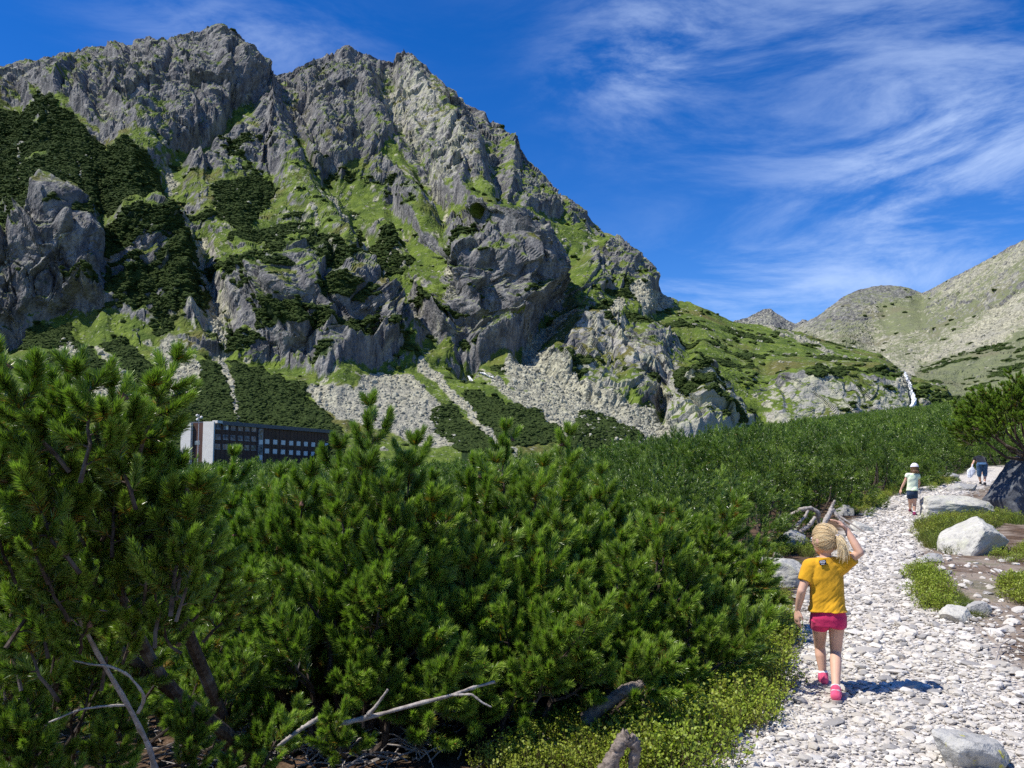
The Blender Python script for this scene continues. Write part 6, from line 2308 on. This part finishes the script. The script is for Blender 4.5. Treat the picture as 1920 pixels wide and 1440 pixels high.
def label_patch(name, mat, quad, lift, parent, nu=9, nv=7):
    V = []
    for b_ in np.linspace(0, 1, nv):
        for a_ in np.linspace(0, 1, nu):
            p = (quad[0] * (1 - a_) + quad[1] * a_) * (1 - b_) + (quad[3] * (1 - a_) + quad[2] * a_) * b_
            V.append(PX(p[0], p[1], on_back(p[0], p[1], lift)) - I['b'])
    V = np.array(V).reshape(nv, nu, 3)
    V = blur(blur(V, 2, 0), 2, 1) if nv > 4 else V
    d = px_rays(*quad.mean(0))
    V = V.reshape(-1, 3)
    F = grid_faces(nv, nu)
    W = np.concatenate([V, V + unit(d) * 0.0015])
    return obj(name, mesh_np(name, W, np.concatenate([F, F[:, ::-1] + len(V)]), [mat]), parent)


def sub_quad(a0, a1, b0, b1):
    f = lambda a_, b_: (corn[0] * (1 - a_) + corn[1] * a_) * (1 - b_) + (corn[3] * (1 - a_) + corn[2] * a_) * b_
    return np.array([f(a0, b0), f(a1, b0), f(a1, b1), f(a0, b1)])


lp_ = label_patch('label', BLACKP, corn, 0.006, I['shirt'])
for a0, a1, b0, b1, m in [(0.10, 0.86, 0.16, 0.26, WHITEP), (0.10, 0.86, 0.46, 0.56, WHITEP), (0.10, 0.16, 0.26, 0.46, WHITEP), (0.24, 0.30, 0.26, 0.46, WHITEP), (0.38, 0.43, 0.26, 0.46, WHITEP), (0.52, 0.58, 0.26, 0.46, WHITEP), (0.66, 0.72, 0.26, 0.46, WHITEP), (0.80, 0.86, 0.26, 0.46, WHITEP), (0.20, 0.76, 0.72, 0.82, WHITEP)]:
    label_patch('lettering', m, sub_quad(a0, a1, b0, b1), 0.0095, I['shirt'], 6, 5)

# the smaller girl farther up
WHITEG = Mat('pale_green_tshirt', 0.9, 0.1)
WHITEG = WHITEG.done(WHITEG.mix(WHITEG.ramp(WHITEG.noise(9, 2), 0.56, 0.66), (0.78, 0.86, 0.64), (0.55, 0.82, 0.42)))
NAVY = cloth('navy_cotton', (0.025, 0.045, 0.085))
MAROON = cloth('maroon_shoe', (0.22, 0.03, 0.09), 0.3)
CAPW = cloth('white_cap', (0.80, 0.74, 0.82))
fr, fl_ = hit(1714, 969), hit(1706, 963)
D1 = depth_of(fr)
S = D1 / F_PX
H1 = 1.16


def PZ(u, v, dy=0.0):
    return PX(u, v, D1 + dy)


J = dict(right=unit([0.90, -0.42, 0]), fwd=unit([0.42, 0.90, 0]), hip=PZ(1710.5, 921), chest=PZ(1711.5, 898), neck=PZ(1714, 886), head=PZ(1715, 878, 0.03), face=unit([0.5, 0.86, -0.1]), hem=PZ(1710.5, 920),
         sh_l=PZ(1702, 891), el_l=PZ(1695.5, 905, 0.03), wr_l=PZ(1689.5, 917, 0.08), hd_l=unit([-0.3, 0.2, -1]), pn_l=unit([1, 0.2, 0]), ts_l=1,
         sh_r=PZ(1721, 892), el_r=PZ(1723.5, 906, 0.1), wr_r=PZ(1721, 914, 0.22), hd_r=unit([-0.1, 0.6, -0.7]), pn_r=unit([-1, 0.2, 0]), ts_r=-1,
         hp_l=PZ(1706, 926), kn_l=PZ(1706.5, 944, 0.10), an_l=fl_ + np.array([0, -0.02, 0.09]), toe_l=unit([0.40, 0.9, 0]), hp_r=PZ(1715, 926), kn_r=PZ(1714.5, 946, 0.03), an_r=fr + np.array([0, -0.02, 0.09]), toe_r=unit([0.5, 0.86, 0]),
         foot_l=fl_, foot_r=fr, cut=0.38)
small, j, I2 = person('smaller girl with white cap, pale green shirt and navy shorts up the path', J, H1, dict(skin=SKIN, shirt=WHITEG, legs=NAVY, shoe=MAROON), 0.009, False, 0.30)
hair_cap(small, I2, unit([0, -1, 0]), HAIR2, 160, None, 8)
k = I2['k']
V, F = ico(4)
m = V[:, 2] > 0.12
Vc = V * np.array([0.088, 0.104, 0.104]) * k
fm = m[F].all(1)
Vc = np.concatenate([Vc, Vc * 0.95])
Fc = np.concatenate([F[fm], F[fm][:, ::-1] + len(V)])
capo = obj('cap', mesh_np('cap', I2['head'] + I2['hu'] * 0.012 * k + Vc @ I2['hr'].T, Fc, [CAPW], smooth=True), small)
vis = loft([(I2['head'] + I2['face'] * 0.13 * k + I2['hu'] * 0.030 * k, 0.060 * k, 0.055 * k, I2['ear'], I2['face']), (I2['head'] + I2['face'] * 0.13 * k + I2['hu'] * 0.040 * k, 0.062 * k, 0.056 * k, I2['ear'], I2['face'])], 16)
obj('visor', mesh_np('visor', *vis, [CAPW]), capo)

# the hiker who bends down at the bend of the path
JEANS = cloth('blue_jeans', (0.045, 0.10, 0.19), 0.25)
DARKT = cloth('black_top', (0.012, 0.013, 0.018))
fr, fl_ = hit(1846, 911), hit(1838, 909)
D1 = depth_of(fr)
J = dict(right=unit([0.87, -0.48, 0]), fwd=unit([0.48, 0.87, 0.0]), hip=PZ(1841, 868), chest=PZ(1838, 858, 0.33), neck=PZ(1836, 857, 0.50), head=PZ(1835, 862, 0.66), face=unit([-0.1, 0.7, -0.7]), hem=PZ(1841, 867, 0.04),
         sh_l=PZ(1829, 859, 0.42), el_l=PZ(1825, 868, 0.36), wr_l=PZ(1822, 872, 0.25), hd_l=unit([-0.1, 0.1, -1]), pn_l=unit([1, 0.2, 0]), ts_l=1,
         sh_r=PZ(1846, 860, 0.42), el_r=PZ(1848, 872, 0.5), wr_r=PZ(1844, 882, 0.55), hd_r=unit([-0.2, 0.3, -1]), pn_r=unit([-1, 0.2, 0]), ts_r=-1,
         hp_l=PZ(1836, 872), kn_l=PZ(1836, 890, 0.08), an_l=fl_ + np.array([0, -0.02, 0.11]), toe_l=unit([0.40, 0.9, 0]), hp_r=PZ(1846.5, 872), kn_r=PZ(1847, 890, 0.06), an_r=fr + np.array([0, -0.02, 0.11]), toe_r=unit([0.5, 0.86, 0]),
         foot_l=fl_, foot_r=fr, cut=1.12)
hiker, j, I3 = person('hiker in rolled blue jeans and dark top bending forward', J, 1.62, dict(skin=SKIN, shirt=DARKT, legs=JEANS, shoe=DARKT), 0.014, False, 0.5)
hair_cap(hiker, I3, unit([0, -1, 0]), HAIR2, 120, None, 9)
# the white cloth bag in the hiker's hand
c = J['wr_l'] + np.array([-0.02, -0.06, -0.06])
k = 1.0
parts = [loft([(c + np.array([0, 0, -0.02]), 0.05, 0.03, np.array([1, 0, 0]), np.array([0, 1, 0])), (c + np.array([-0.03, 0, -0.12]), 0.15, 0.05, np.array([1, 0, 0]), np.array([0, 1, 0])), (c + np.array([-0.07, 0, -0.28]), 0.13, 0.06, np.array([1, 0, 0]), np.array([0, 1, 0])), (c + np.array([-0.12, 0, -0.40]), 0.06, 0.05, np.array([1, 0, 0]), np.array([0, 1, 0]))], 20),
         capsule(c, c + np.array([0.02, 0.0, 0.08]), 0.02, 0.02)]
bag = thing('cloth_bag', tuple(c), 'white cloth bag hanging from the bending hiker\'s hand', 'bag')
obj('sack', fuse('sack', [(V - c, F) for V, F in parts], 0.012, [cloth('white_linen', (0.72, 0.74, 0.80), 0.12)], 3, lambda co: 0.016 * fbm(co * np.array([18, 18, 7]), 3)), bag)
obj('strap', mesh_np('strap', *tube(smooth_line([(0.06, 0, -0.12), (0.12, 0, -0.2), (0.10, 0.0, -0.32), (0.04, 0, -0.2)], 14), 0.008, 5), [HWHITE]), bag)
